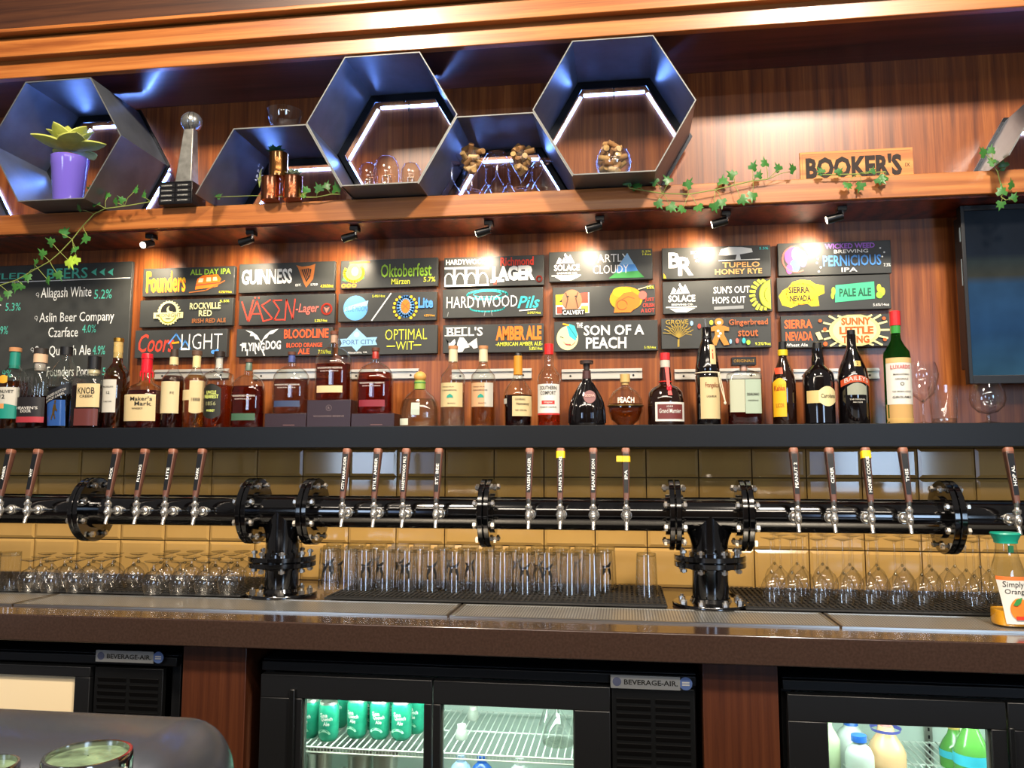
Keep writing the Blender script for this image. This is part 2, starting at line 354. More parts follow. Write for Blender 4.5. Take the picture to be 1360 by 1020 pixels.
def solace(dx=0): return [('P', 'w', [(.07, .6), (.1, .82), (.13, .72), (.16, .95), (.19, .8), (.21, .9), (.25, .62)]), ('L', 'k', .03, [(.12, .65), (.15, .85), (.17, .66)]), ('T', 'w', 'SOLACE', .05, .36, .3, .57, .03),
                       ('T', 'w', 'BREWING CO.', .08, .25, .28, .31), ('L', 'w', .035, [(.03, .2), (.31, .2)]), ('P', 'w', [(.06, .16), (.3, .16), (.22, .04), (.12, .04)])]
def sunray(col, u, v, r0_, r1_, n, asp, a0=0, a1=360, wd=.05):
    return [('L', col, wd, [(u+r0_*math.cos(a)*asp, v+r0_*math.sin(a)), (u+r1_*math.cos(a)*asp, v+r1_*math.sin(a))]) for a in [math.radians(a0+(a1-a0)*i/n) for i in range(n)]]
A = .27   # sign aspect h/w
S = []
S.append(((190.6, 357, 310.5, 390.5), 'black chalk sign with bubbly yellow lettering and an orange bus', [('T', 'o', 'Founders', .045, .12, .475, .86, .03), ('T', 'y', 'Founders', .04, .15, .47, .89, .005), ('T', 'g', 'ALL DAY IPA', .52, .72, .96, .92),
  ('P', 'o', [(.58, .2), (.6, .58), (.66, .7), (.82, .72), (.86, .55), (.82, .28)]), ('P', 'ivory', [(.61, .45), (.62, .6), (.67, .6), (.66, .45)]), ('P', 'ivory', [(.7, .47), (.7, .62), (.75, .62), (.75, .48)]), ('P', 'ivory', [(.77, .5), (.77, .62), (.81, .63), (.82, .5)]), ('L', 'r', .04, [(.59, .35), (.84, .42)]), ('L', 'br', .04, [(.52, .1), (.7, .16), (.9, .48)]), ('T', 'y', '4.7%/14oz', .84, .05, .98, .13)]))
S.append(((318, 351, 444, 385.5), 'black chalk sign with tall white capitals and a brown harp', [('T', 'w', 'GUINNESS', .03, .28, .56, .8, .03), ('P', 'br', [(.62, .8), (.6, .9), (.66, .84), (.74, .86), (.8, .92), (.78, .4), (.71, .12), (.68, .3)]), ('P', 'k', [(.645, .74), (.73, .78), (.76, .74), (.75, .5), (.71, .3)])]
  + [('L', 'br', .02, [(.65+i*.022, .76), (.7+i*.012, .35+i*.05)]) for i in range(5)] + [('T', 'w', 'EST.', .6, .17, .66, .25), ('T', 'w', '1759', .76, .17, .83, .25), ('T', 'y', '4.2%/20oz', .86, .1, .99, .2)]))
S.append(((452.8, 346.5, 581, 380), 'black chalk sign with a yellow green hop swirl and green script', [('P', 'gr', [(.02, .3), (.1, .9), (.24, .85), (.25, .35), (.14, .2)]), ('E', 'yg', .14, .56, .07, .3), ('E', 'c', .15, .6, .035, .15), ('L', 'y', .09, arc(.14, .55, .1, .3, 150, 400)), ('T', 'o', 'ooo', .01, .03, .17, .18, .03), ('L', 'o', .05, [(.1, .92), (.3, .92)]),
  ('T', 'g', 'Oktoberfest', .42, .35, .94, .82), ('T', 'yg', 'Märzen', .53, .1, .72, .3), ('T', 'yg', '5.7%', .86, .15, .98, .32)]))
S.append(((589.8, 342.5, 722.4, 378), 'black chalk sign with a white arched bridge and red and white lettering', [('T', 'w', 'HARDYWOOD', .02, .75, .43, .93, .02), ('L', 'w', .07, [(.0, .64), (.45, .62)]), ('L', 'w', .06, [(.0, .05), (.45, .05)])]
  + [('L', 'w', .045, arc(.05+.115*i, .1, .05, .36, 0, 180, 10)) for i in range(4)] + [('L', 'w', .08, [(.107+.115*i, .05), (.107+.115*i, .62)]) for i in range(3)]
  + [('T', 'r', 'Richmond', .57, .66, .9, .95, .03), ('T', 'w', 'LAGER', .49, .16, .91, .66, .06), ('L', 'w', .1, [(.48, .16), (.6, .18)]), ('P', 'r', [(.5, .05), (.55, .3), (.53, .05)]), ring('r', .955, .2, .025, .09)]))
S.append(((729, 335, 867, 370.7), 'black chalk sign with white mountains, blue peak and words about clouds', solace() + [('T', 'w', 'PARTLY', .43, .6, .77, .86, 0), ('P', 'lb', [(.66, .4), (.76, .88), (.85, .35)]), ('P', 'b', [(.63, .25), (.69, .5), (.83, .5), (.87, .22)]), ('P', 'gr', [(.58, .06), (.65, .25), (.86, .28), (.92, .06)]), ('T', 'w', 'CLOUDY', .43, .22, .77, .5, 0), ('T', 'yg', '5.2%\n14oz', .9, .78, .99, .94)]))
S.append(((878.8, 329.7, 1024, 366.8), 'black chalk sign with a white monogram and a spreading white tree', [('T', 'w', 'B', .06, .35, .17, .85, .03), ('T', 'w', 'R', .15, .1, .29, .7, .03), ('T', 'w', 'RICHMOND', .27, .78, .46, .88), ('T', 'w', 'BREWING', .3, .64, .47, .74), ('T', 'w', 'CO', .31, .52, .35, .6), ('P', 'w', [(.53, .72), (.55, .9), (.62, .97), (.74, .95), (.83, .9), (.84, .78), (.72, .72), (.6, .7)]), ('P', 'w', [(.68, .55), (.695, .75), (.72, .75), (.73, .55)]), ('L', 'w', .03, [(.53, .54), (.9, .55)]),
  ('T', 'tan', 'TUPELO', .56, .31, .9, .48, .02), ('T', 'tan', 'HONEY RYE', .49, .1, .92, .27, .02), ('T', 't', '5.5%', .9, .85, .98, .93), ('P', 'dy', [(0, .02), (0, .2), (.03, .1), (.04, .02)])]))
S.append(((1032.5, 323.5, 1184.5, 362.2), 'black chalk sign with blue capitals below purple ones and a pink squiggle', [('E', 'mg', .13, .6, .07, .3), ('E', 'w', .17, .65, .045, .22), ('E', 'b', .15, .3, .045, .2), ('E', 'p', .22, .5, .04, .25), ('E', 'mg', .1, .2, .03, .15), ('L', 'pk', .04, arc(.16, .5, .12, .4, 20, 300)), ('T', 'p', 'WICKED WEED', .42, .78, .86, .94, .03), ('T', 'w', 'BREWING', .5, .64, .8, .75), ('T', 'b', 'PERNICIOUS', .4, .25, .91, .58, .02), ('T', 'w', 'IPA', .56, .07, .7, .2), ('T', 'w', '7.3%', .93, .2, .99, .3)]
  + [('E', 'w', .36+.02*math.sin(i*2), .1+.13*i, .009, .03) for i in range(4)] + [('E', 'w', .92+.02*math.sin(i*2), .5+.13*i, .008, .025) for i in range(3)]))
S.append(((186.6, 399, 308.3, 432), 'black chalk sign with a cream bottle cap emblem and a crescent moon', sunray('c', .32, .5, .3, .44, 24, A*1.02, wd=.05) + [('E', 'c', .32, .5, .115, .43), ('E', 'k', .32, .56, .085, .3), ('E', 'c', .335, .62, .035, .13), ('E', 'k', .35, .66, .03, .11), ('P', 'c', [(.16, .3), (.16, .52), (.48, .52), (.48, .3)]), ('T', '#7a7850', 'MIDNIGHT', .19, .34, .46, .48), ('L', 'yg', .04, arc(.32, .5, .09, .36, 200, 340)),
  ('T', 'c', 'ROCKVILLE', .55, .6, .88, .84, .015), ('T', 'c', 'RED', .65, .34, .79, .56, .015), ('T', 'br', 'IRISH RED ALE', .58, .1, .94, .26), ('T', 'yg', '5.5%', .87, .83, .97, .92)]))
S.append(((318, 393.5, 444, 429.3), 'black chalk sign with thin angular red lettering', [('L', 'r', .045, [(.03, .8), (.1, .14), (.15, .85)]), ('L', 'r', .045, [(.11, .14), (.19, .82), (.26, .15)]), ('L', 'r', .045, [(.14, .38), (.23, .38)]), ('L', 'r', .045, [(.33, .84), (.24, .66), (.36, .2), (.26, .12)]), ('L', 'r', .045, [(.45, .82), (.36, .82), (.43, .5), (.38, .16), (.48, .16)]), ('L', 'r', .045, [(.49, .14), (.5, .84), (.57, .18), (.59, .84)]), ('E', 'r', .17, .93, .008, .03), ('E', 'r', .21, .93, .008, .03),
  ('T', 'pk', '-Lager', .6, .3, .84, .68, .01, .2), ring('r', .92, .48, .05, .17, .06), ('P', 'pk', [(.89, .55), (.92, .34), (.95, .55), (.92, .5)]), ('T', 'yg', '5.2%/14oz', .8, .05, .93, .14)]))
S.append(((449.5, 390.3, 579.4, 424.6), 'black chalk sign with a light blue disc, white slash and blue wreath', [('E', '#5a9cd6', .18, .48, .125, .44), ('P', '#8cc0e8', [(.06, .36), (.3, .56), (.31, .74), (.08, .52)]), ('T', '#3a6ca8', 'BLUE MOON', .08, .36, .3, .55, 0, .2), ('L', 'w', .045, [(.35, .03), (.54, .97)]), ('T', 'yg', '5.4%/14oz', .35, .84, .48, .93), ring('b', .69, .5, .075, .34, .1), ring('lb', .69, .5, .055, .26, .05), ('E', 'o', .69, .5, .045, .24), ('L', 'br', .03, [(.66, .4), (.72, .62)]), ('L', 'br', .03, [(.66, .6), (.72, .4)])]
  + [('E', 'y', .69+.115*math.cos(a), .46+.42*math.sin(a), .014, .05) for a in [math.radians(d) for d in list(range(-60, 61, 20))+list(range(120, 241, 20))]] + [('T', 'b', 'Lite', .82, .42, .97, .8, .04), ('T', 'dy', '4.2%/14oz', .88, .12, .99, .2)]))
S.append(((588, 384.6, 721, 419.5), 'black chalk sign with white serif capitals over a teal oval', [('L', 't', .06, arc(.45, .78, .2, .16, 0, 360, 24)), ('L', 't', .03, arc(.45, .8, .14, .1, 0, 360, 20)), ('L', 't', .05, arc(.45, .32, .17, .12, 180, 360)), ('L', 'gray', .02, [(.42, .05), (.43, .22)]), ('L', 'gray', .02, [(.5, .05), (.49, .22)]), ('L', 'gray', .02, [(.05, .05), (.06, .2)]), ('T', 'w', 'HARDYWOOD', .04, .34, .75, .74, 0), ('T', 't', 'Pils', .75, .28, .97, .7, .02, .3), ('L', 'w', .04, [(.77, .2), (.93, .24)]), ('T', 'yg', '5.0%/14oz', .85, .08, .98, .16)]))
S.append(((734, 382, 870.6, 418.5), 'black chalk sign with a chequered flag, brown crab and an orange gourd', [('P', 'w', [(.03, .1), (.03, .75), (.36, .8), (.36, .12)]), ('P', 'y', [(.03, .4), (.03, .75), (.13, .77), (.13, .4)]), ('P', 'k', [(.06, .5), (.12, .7), (.12, .5)]), ('P', 'r', [(.25, .45), (.25, .78), (.35, .8), (.35, .45)]), ('P', 'r', [(.04, .12), (.04, .35), (.1, .35), (.1, .12)]), ('P', 'yg', [(.28, .14), (.28, .36), (.35, .36), (.35, .14)]), ('E', '#9a6a48', .19, .55, .1, .36), ('L', '#5c3a28', .04, [(.13, .3), (.15, .6), (.13, .8)]), ('L', '#5c3a28', .04, [(.25, .3), (.23, .6), (.25, .8)]), ('E', 'k', .15, .68, .012, .03), ('E', 'k', .23, .68, .012, .03), ('P', 'k', [(.09, .06), (.09, .26), (.32, .26), (.32, .06)]), ('T', 'w', 'CALVERT', .1, .08, .31, .22),
  ('E', 'dy', .72, .55, .16, .4), ('E', 'y', .68, .78, .09, .17), ('P', 'o', [(.6, .1), (.62, .5), (.7, .75), (.78, .78), (.86, .6), (.85, .35), (.76, .1)]), ('L', 'br', .03, arc(.68, .35, .05, .16, 0, 330)), ('L', 'br', .03, [(.66, .5), (.74, .62), (.8, .55)]), ('E', 'pk', .88, .65, .04, .14), ('L', 'ivory', .03, [(.84, .85), (.96, .95)]), ('T', 'r', 'JUST', .9, .42, .99, .56), ('T', 'r', 'CRUSH', .88, .25, .99, .38), ('T', 'r', 'A LOT', .86, .08, .99, .21), ('T', 'yg', '5.6%', .92, .85, .99, .95)]))
S.append(((880, 374.4, 1026, 413.7), 'black chalk sign with a half yellow sun at its right end', solace() + [('T', 'w', "SUN'S OUT", .47, .58, .8, .8, .015), ('T', 'w', 'HOPS OUT', .46, .27, .76, .48, .015), ('P', 'gray', [(.47, .08), (.47, .18), (.74, .2), (.74, .1)])]
  + [('L', 'yg', .08, [(.97+.30*A*math.cos(a)*1.6, .5+.42*math.sin(a)), (.97+.62*A*math.cos(a+.05), .5+.58*math.sin(a+.05))]) for a in [math.radians(d) for d in range(105, 256, 15)]] + [('P', 'yg', [(1.0, .97)]+arc(.985, .5, .1, .42, 95, 265, 14)+[(1.0, .05)]), ('L', '#8a9a20', .03, arc(.985, .5, .1, .42, 95, 265, 14)), ('L', '#8a9a20', .03, arc(.99, .5, .06, .25, 120, 240, 8))]))
S.append(((1031.8, 368.8, 1184, 410.2), 'black chalk sign with a yellow ribbon badge and a green banner', [('P', 'y', [(.01, .45), (.05, .62), (.1, .7), (.14, .86), (.22, .92), (.3, .88), (.34, .78), (.42, .72), (.42, .5), (.36, .42), (.37, .14), (.3, .12), (.27, .2), (.2, .2), (.12, .1), (.04, .18)]), ('L', 'dy', .04, arc(.21, .5, .13, .3, 20, 340)), ('T', '#2c2008', 'SIERRA', .1, .52, .29, .72, .04), ('T', '#2c2008', 'NEVADA', .11, .28, .3, .46, .04), ('P', '#48c090', [(.51, .22), (.52, .72), (.86, .8), (.86, .3)]), ('T', '#175a40', 'PALE ALE', .55, .38, .83, .62, .03), ('E', 'g', .5, .55, .018, .12), ('E', 'g', .49, .42, .015, .1), ('E', 'yg', .9, .6, .02, .12), ('E', 'yg', .93, .5, .02, .12), ('E', 'g', .9, .4, .03, .1), ('T', 'w', '5.6%/14oz', .84, .08, .98, .16)]))
S.append(((180, 439, 300.7, 473.5), 'black chalk sign with red script, blue peaks and thin white capitals', [('T', 'r', 'Coors', .04, .2, .43, .86, .01, .3), ('L', 'b', .05, [(.37, .5), (.45, .85), (.53, .45)]), ('L', 'b', .05, [(.5, .3), (.55, .6), (.61, .3), (.5, .3)]), ('L', 'dy', .07, [(.41, .52), (.48, .54)]), ('T', 'w', 'LIGHT', .51, .28, .95, .84, -.012), ('L', 'w', .04, [(.51, .28), (.6, .28)]), ('E', 'b', .86, .18, .025, .07), ('E', 'b', .9, .22, .02, .06)]))
S.append(((314.6, 437, 441, 471.7), 'black chalk sign with white bat wings over ragged white letters', [('P', 'w', [(.09, .95), (.16, .9), (.22, .75), (.26, .52), (.3, .75), (.36, .92), (.44, .98), (.38, .8), (.34, .78), (.32, .66), (.29, .62), (.26, .44), (.24, .6), (.2, .62), (.18, .74), (.14, .74), (.15, .84)]), ('T', 'w', 'FLYING', .06, .2, .3, .5, .03), ('T', 'w', 'DOG', .31, .24, .47, .56, .03), ('L', 'w', .04, [(.12, .2), (.12, .05)]), ('L', 'w', .04, [(.2, .2), (.21, .1)]), ('L', 'w', .05, [(.28, .2), (.3, .03)]), ('E', 'w', .07, .42, .03, .04),
  ('T', '#e8582a', 'BLOODLINE', .5, .62, .96, .95, .03), ('T', '#e8582a', 'BLOOD ORANGE', .53, .3, .9, .46, .02), ('T', '#e8582a', 'ALE', .65, .06, .77, .26, .03), ('T', 'yg', '7.0%/9oz', .86, .06, .99, .2)]))
S.append(((449.5, 434.8, 580.5, 469.5), 'black chalk sign with a pale blue diamond and thin yellow capitals', [('P', 'lb', [(.08, .55), (.19, .95), (.31, .55), (.19, .12)]), ('P', 'lb', [(.02, .3), (.04, .42), (.02, .58), (.4, .62), (.38, .48), (.4, .34)]), ('T', '#4a6c94', 'PORT CITY', .05, .37, .37, .54), ('E', '#a8d0f0', .19, .72, .03, .1), ('T', 'w', 'Alexandria, VA', .1, .04, .3, .12), ('T', 'yg', 'OPTIMAL', .48, .5, .9, .88, -.008), ('T', 'yg', 'WIT', .59, .14, .77, .44, -.008), ('L', 'yg', .04, [(.5, .28), (.58, .28)]), ('L', 'yg', .04, [(.77, .3), (.84, .3)])]))
S.append(((588.3, 432, 722, 466.8), 'black chalk sign with white bells and orange lettering', [('T', 'w', "BELL'S", .04, .6, .4, .92, .015), ('L', 'w', .03, [(.02, .62), (.2, .62)]), ('L', 'w', .03, [(.03, .9), (.24, .9)]), ('P', 'w', [(.03, .52), (.07, .34), (.12, .5), (.13, .36), (.1, .22), (.06, .25), (.06, .4)]), ('P', 'w', [(.14, .1), (.15, .4), (.17, .56), (.21, .54), (.24, .4), (.27, .2), (.22, .16), (.2, .04), (.16, .02)]), ('P', 'w', [(.25, .3), (.34, .52), (.35, .18), (.31, .14), (.29, .24)]),
  ('T', 'o', 'AMBER ALE', .53, .42, .98, .92, .05), ('T', 'yg', '-AMERICAN AMBER ALE-', .53, .22, .99, .36), ('T', 'yg', '5.8%/14oz', .86, .06, .99, .18)]))
S.append(((735.8, 427.5, 874, 464.8), 'black chalk sign with a cream peach face under a teal leaf', [('E', 'c', .13, .45, .105, .4), ('L', '#d8a890', .03, arc(.15, .4, .06, .2, 200, 340)), ('P', 't', [(.12, .85), (.15, .5), (.21, .35), (.23, .55), (.2, .85), (.15, .92)]), ('L', '#1e7e90', .03, [(.14, .85), (.19, .6), (.22, .45)]), ('L', '#3a3a30', .03, [(.06, .5), (.09, .46)]), ('L', '#b04848', .035, [(.11, .25), (.16, .24)]), ('L', 'dy', .06, [(.09, .92), (.14, .88)]), ('T', 'w', 'THE', .22, .78, .28, .95, .02), ('T', 'w', 'SON OF A', .29, .52, .87, .86, .025), ('T', 'w', 'PEACH', .31, .08, .7, .46, .025), ('T', 'yg', '5.1%/14oz', .87, .06, .98, .14)]))
tree = [('L', '#9c8430', .035, [(.16, .1), (.16, .45)]), ('L', '#9c8430', .06, [(.155, .08), (.158, .3)])]
for i in range(11):
    a = math.radians(15+15*i); tree += [('L', '#9c8430', .022, [(.16, .35), (.16+.07*math.cos(a), .42+.3*math.sin(a)), (.16+.145*math.cos(a+.12), .45+.46*math.sin(a+.1))]), ('L', '#9c8430', .02, [(.16+.06*math.cos(a), .42+.26*math.sin(a)), (.16+.12*math.cos(a-.2), .42+.4*math.sin(a-.2))])]
S.append(((878, 423.3, 1024.8, 461), 'black chalk sign with a gingerbread figure and small coloured light bulbs', tree + [('T', '#9c8430', 'GROVE', .04, .8, .25, .95), ('E', 'lb', .28, .82, .014, .08), ('E', 'r', .35, .72, .015, .08), ('E', 'yg', .46, .83, .017, .08), ('E', '#c08030', .53, .84, .04, .13), ('P', '#c08030', [(.49, .72), (.44, .66), (.45, .54), (.49, .55), (.49, .42), (.45, .1), (.5, .08), (.53, .32), (.57, .08), (.62, .1), (.575, .42), (.575, .55), (.62, .54), (.62, .66), (.57, .72)]),
  ('E', 'w', .53, .82, .02, .05), ('E', 'w', .52, .55, .012, .04), ('E', 'w', .54, .47, .012, .04), ('E', 'w', .525, .38, .012, .04), ('T', '#c4622c', 'Gingerbread', .62, .68, .97, .92), ('T', '#c4622c', 'stout', .7, .36, .88, .58), ('E', 'lb', .63, .2, .012, .08), ('E', 'pk', .69, .22, .014, .08), ('E', 't', .75, .22, .016, .09), ('E', 'g', .79, .16, .018, .08), ('T', 'yg', '9.2%/9oz', .85, .06, .99, .16)]))
oval = sunray('c', .68, .5, .42, .75, 18, A*1.5, wd=.06)
S.append(((1037, 420, 1184, 459.8), 'black chalk sign with a big pale oval sun and orange citrus', [('T', '#e8652c', 'SIERRA', .03, .6, .29, .88, .03), ('T', '#e8652c', 'NEVADA', .04, .22, .29, .5, .03), ('T', 'w', 'Wheat Ale', .03, .04, .24, .14)] + oval + [('E', '#e8652c', .36, .82, .017, .05), ('E', '#e8652c', .4, .55, .017, .06), ('E', '#e8652c', .4, .1, .02, .07), ('E', '#e8652c', .94, .85, .017, .05), ('E', '#e8652c', .94, .2, .017, .05), ('P', 'c', [(.31, .45), (.35, .48), (.38, .25), (.34, .22)]), ('E', '#d9cf8a', .67, .5, .235, .5), ('E', '#e6dfa4', .67, .5, .2, .43),
  ('T', '#e06024', 'SUNNY', .55, .66, .82, .9, .05), ('T', '#e06024', 'LITTLE', .53, .38, .84, .62, .05), ('T', '#e06024', 'THING', .55, .1, .8, .34, .05)]))
rowname = ['top row', 'middle row', 'bottom row']
colname = ['first from the left', 'second from the left', 'third from the left', 'fourth from the left', 'fifth from the left', 'second from the right', 'at the right end']
YS = D-.032
for i, (q, lab, els) in enumerate(S):
    x0, z1 = at(q[0], q[1], YS); x1, z0 = at(q[2], q[3], YS); w, h = x1-x0, z1-z0
    t = thing('beer_sign', lab, 'sign', (x0, YS, z0), 0, 'hand painted beer signs on the wall')
    t.rotation_euler = (0, random.uniform(-.004, .004), 0)
    MB().box(0, w, 0, .022, 0, h).build('board', CHALKB, t, bevel=.0015)
    MB().box(w*.2, w*.8, .022, .032, h*.3, h*.7).build('wall_spacer', BLACKM, t)
    draw(t, els, w, h)
# ------------------------------------------------------------------ chalkboard (bottled beers)
x1, z1 = at(176, 347, D-.02); x0 = at(-75, 347, D-.02)[0]-.05; z0 = Z_LS1+.004
t = thing('chalkboard_menu', 'large black chalkboard beer menu with teal heading at far left behind the bottles', 'chalkboard', (0, D-.02, 0))
MB().box(x0, x1, 0, .018, z0, z1).build('board', CHALKB, t, bevel=.002)
def cbt(mb, st, a, b_, c, d_, y=-.0006, off=0, sh=0):
    xa, za = at(a, d_, D-.02); xb, zb = at(c, b_, D-.02); mb.text(st, xa, za, xb, zb, y, offset=off, shear=sh)
TEAL = pc('#4cb6a0'); b = MB(); cbt(b, 'BOTTLED', -52, 362, 37, 373, off=.01) ; cbt(b, 'BEERS', 62, 355, 117, 371, off=.01)
for k in range(3):
    xa, za = at(121+11*k, 361.5, D-.02); b.flat([(xa, za), (xa+.028, za+.017), (xa+.024, za), (xa+.028, za-.017)], -.0006)
cbt(b, '5.3%', 7, 402, 28, 413); cbt(b, '9%', 0, 433, 11, 444); cbt(b, '5.2%', 125, 384, 149, 397); cbt(b, '4.0%', 109, 431, 128, 442); cbt(b, '4.9%', 123, 459, 140, 471); cbt(b, '5.0%', 136, 488, 155, 498); cbt(b, '6.9%', -6, 491, 16, 502)
b.build('lettering', TEAL, t)
b = MB(); cbt(b, 'Allagash White', 54, 380, 122, 400); cbt(b, 'Aslin Beer Company', 52, 413, 152, 432); cbt(b, 'Czarface', 64, 434, 104, 448); cbt(b, 'Sea Quench Ale', 46, 458, 121, 475); cbt(b, 'Founders Porter', 62, 486, 128, 500); cbt(b, 'Lager', -30, 402, 2, 413)
for (px, py) in ((50, 391), (48, 422), (43, 464)): xa, za = at(px, py, D-.02); b.line(arc(xa, za, .007, .007, 0, 320, 10), .002, -.0006); b.line([(xa+.007, za), (xa+.004, za-.014)], .002, -.0006)
xa, za = at(-60, 377.5, D-.02); xb, zb = at(173, 369, D-.02); b.line([(xa, za), (xb, zb)], .0035, -.0006)
b.build('lettering', WHITE, t)
# ------------------------------------------------------------------ spot lights under the upper shelf
spots = [(200, 313), (333, 303), (470, 299), (648, 297), (795, 289), (962, 281), (1115, 273)]
for i, (px, py) in enumerate(spots):
    Yp = 3.06; X, Z = at(px, py, Yp); Z = Z_US0-.006
    t = thing('spot_lamp', ('small black swivel spotlight under the cherry shelf, %s from the left' % ORD[i]), 'spotlight', (X, Yp, Z), 0, 'spotlights under the cherry shelf')
    MB().box(-.012, .022, -.02, .02, -.018, 0).build('mount', BLACKM, t, bevel=.002)
    MB().cyl((.01, 0, -.016), (.008, -.002, -.034), .006, seg=10).build('swivel', CHROME, t)
    d = Vector((-.93, .10, -.22)).normalized() if i else Vector((-.1, -.8, -.35)).normalized(); p = Vector((.004, 0, -.034))
    hd = MB().cyl(p-d*.006, p+d*.052, .0145, .0165, seg=20).build('lamp_head', BLACKM, t)
    MB().cyl(p+d*.0521, p+d*.0535, .013, seg=20).build('lens', mat('lamp_lens', '#fff0d0', .3, emit=14), hd)
    l = bpy.data.lights.new('spot_beam', 'SPOT'); l.energy = 15; l.color = (1, .82, .60); l.spot_size = math.radians(96); l.spot_blend = 1.0; l.shadow_soft_size = .018
    o = bpy.data.objects.new('spot_beam', l); COL.objects.link(o); o.parent = t; o.location = p+Vector((-.04, .0, -.035))
    o.rotation_euler = Vector((-.30, .80, -.42)).to_track_quat('-Z', 'Y').to_euler()
# ------------------------------------------------------------------ hexagon shelves
YH = 2.85; YB = 3.175
LED = mat('cool_led', '#6c98ff', .4, emit=55)
def hexpts(cx, cz, a, r=1.0, top=True): return [(cx+a*r*math.cos(math.radians(120-60*k)), cz+a*r*math.sin(math.radians(120-60*k))) for k in range(6)]
# order: TL, TR, R, BR, BL, L
def hexagon(cx, a, label, half=False, leds=(0, 1, 2, 4, 5), strength=1):
    zb = Z_US1; H = a*math.sin(PI/3); cz = zb if half else zb+.004+H
    t = thing('hexagon_shelf', label, 'shelf', (cx, 0, cz)); P = hexpts(0, 0, a)
    tt = .004
    sides = [5, 0, 1] if half else range(6)
    for k in sides:
        p, q = Vector(P[k]), Vector(P[(k+1) % 6]); pi_, qi = p*(1-tt/a), q*(1-tt/a)
        pn = MB().prism([tuple(p), tuple(q), tuple(qi), tuple(pi_)], YH, YB).build('panel', BLUED, t)
        MB().prism([tuple(p*1.0015), tuple(q*1.0015), tuple(qi*.9985), tuple(pi_*.9985)], YH-.0012, YH).build('cut_edge', BLUEDGE, pn)
    b = MB(); ro, ri = 1.045, .875
    for k in sides:
        p, q = Vector(P[k]), Vector(P[(k+1) % 6]); b.prism([tuple(p*ro), tuple(q*ro), tuple(q*ri), tuple(p*ri)], YB, YB+.008)
    fr = b.build('back_frame', mat('dark_blued_frame', '#1c2027', .35, metal=.6), t)
    for k in (leds if not half else (0, 5, 1)):
        if k not in list(sides): continue
        p, q = Vector(P[k])*.90, Vector(P[(k+1) % 6])*.90; d = (q-p)
        for (u, v) in ((.03, .49), (.51, .97)):
            a_, b_ = p+d*u, p+d*v; n_ = Vector((-d.y, d.x)).normalized()*.005
            MB().prism([tuple(a_-n_), tuple(b_-n_), tuple(b_+n_), tuple(a_+n_)], D-.006, D-.001).build('led_strip', LED, fr)
    b = MB()
    for k in (0,):
        b.cyl((0, YB, H*.86), (0, YB-.004, H*.86), .005, seg=8); b.box(-.002, .002, D-.012, D-.007, H*.80, H*.96)
    if not half: b.build('cable_clip', BLACKM, t)
    return t
hexagon(-2.255, .290, 'dark steel hexagon shelf box at the far left holding the purple pot')
hexagon(-.899, .296, 'dark steel hexagon shelf box in the middle holding three copper tinted glasses')
hexagon(-.024, .296, 'large steel hexagon shelf box on the right holding a bowl of corks')
hexagon(-1.343, .296, 'low half hexagon steel shelf over the copper mugs, glass bowl on top', True)
hexagon(-.4615, .290, 'low half hexagon steel shelf between two full hexagons, over the cork filled glasses', True)
hexagon(at(1345, 150, YH)[0]+.148+.125, .296, 'pale lit half hexagon steel shelf at the right edge above the television', True)
hexagon(-2.98, .290, 'half hexagon steel shelf cut off by the left edge of the photo', True)
hexagon(-3.86, .290, 'hexagon steel shelf box beyond the left edge')
# ------------------------------------------------------------------ pipe tower
YP = 2.85; ZP = at(680, 681.5, YP)[1]; RP = .057
tw = thing('beer_tower', 'long black gloss industrial pipe beer tower with bolted flanges on two columns', 'beer tower', (0, YP, Z_CT))
zr = ZP-Z_CT
MB().cyl((XL+.4, 0, zr), (3.0, 0, zr), RP, seg=40).build('pipe', BLACKGLOSS, tw)
def bolt_mesh(L_):
    b = MB(); b.cyl((-L_/2, 0, 0), (L_/2, 0, 0), .0055, seg=8)
    for s in (-1, 1): b.cyl((s*(L_/2-.012), 0, 0), (s*(L_/2-.003), 0, 0), .0115, seg=6)
    me = b.mesh('bolt'); me.materials.append(NUT); return me
BM = bolt_mesh(.078)
def flange(pos, axis, R=.120, label=None):
    e = bpy.data.objects.new('flange', None)
    b = MB()
    for s in (-1, 1): b.lathe([(R-.002, 0), (R, .002), (R, .016), (R-.002, .018)], 40, c=(0, 0, -.0195 if s < 0 else .0015))
    b.cyl((0, 0, -.03), (0, 0, .03), RP+.012, seg=32)
    if axis == 'x': b.tf(Matrix.Rotation(PI/2, 4, 'Y'))
    f = b.build('flange', BLACKGLOSS, tw, loc=pos)
    for k in range(8):
        a = PI/8+k*PI/4; o = bpy.data.objects.new('bolt', BM); COL.objects.link(o); o.parent = f; r = R-.022
        if axis == 'x': o.location = (0, r*math.cos(a), r*math.sin(a)); o.rotation_euler = (a, 0, 0)
        else: o.location = (r*math.cos(a), r*math.sin(a), 0); o.rotation_euler = (0, PI/2, a)
    return f
for px in (123, 338, 416, 648, 895, 988, 1257): flange((at(px, 681, YP)[0], 0, zr), 'x')
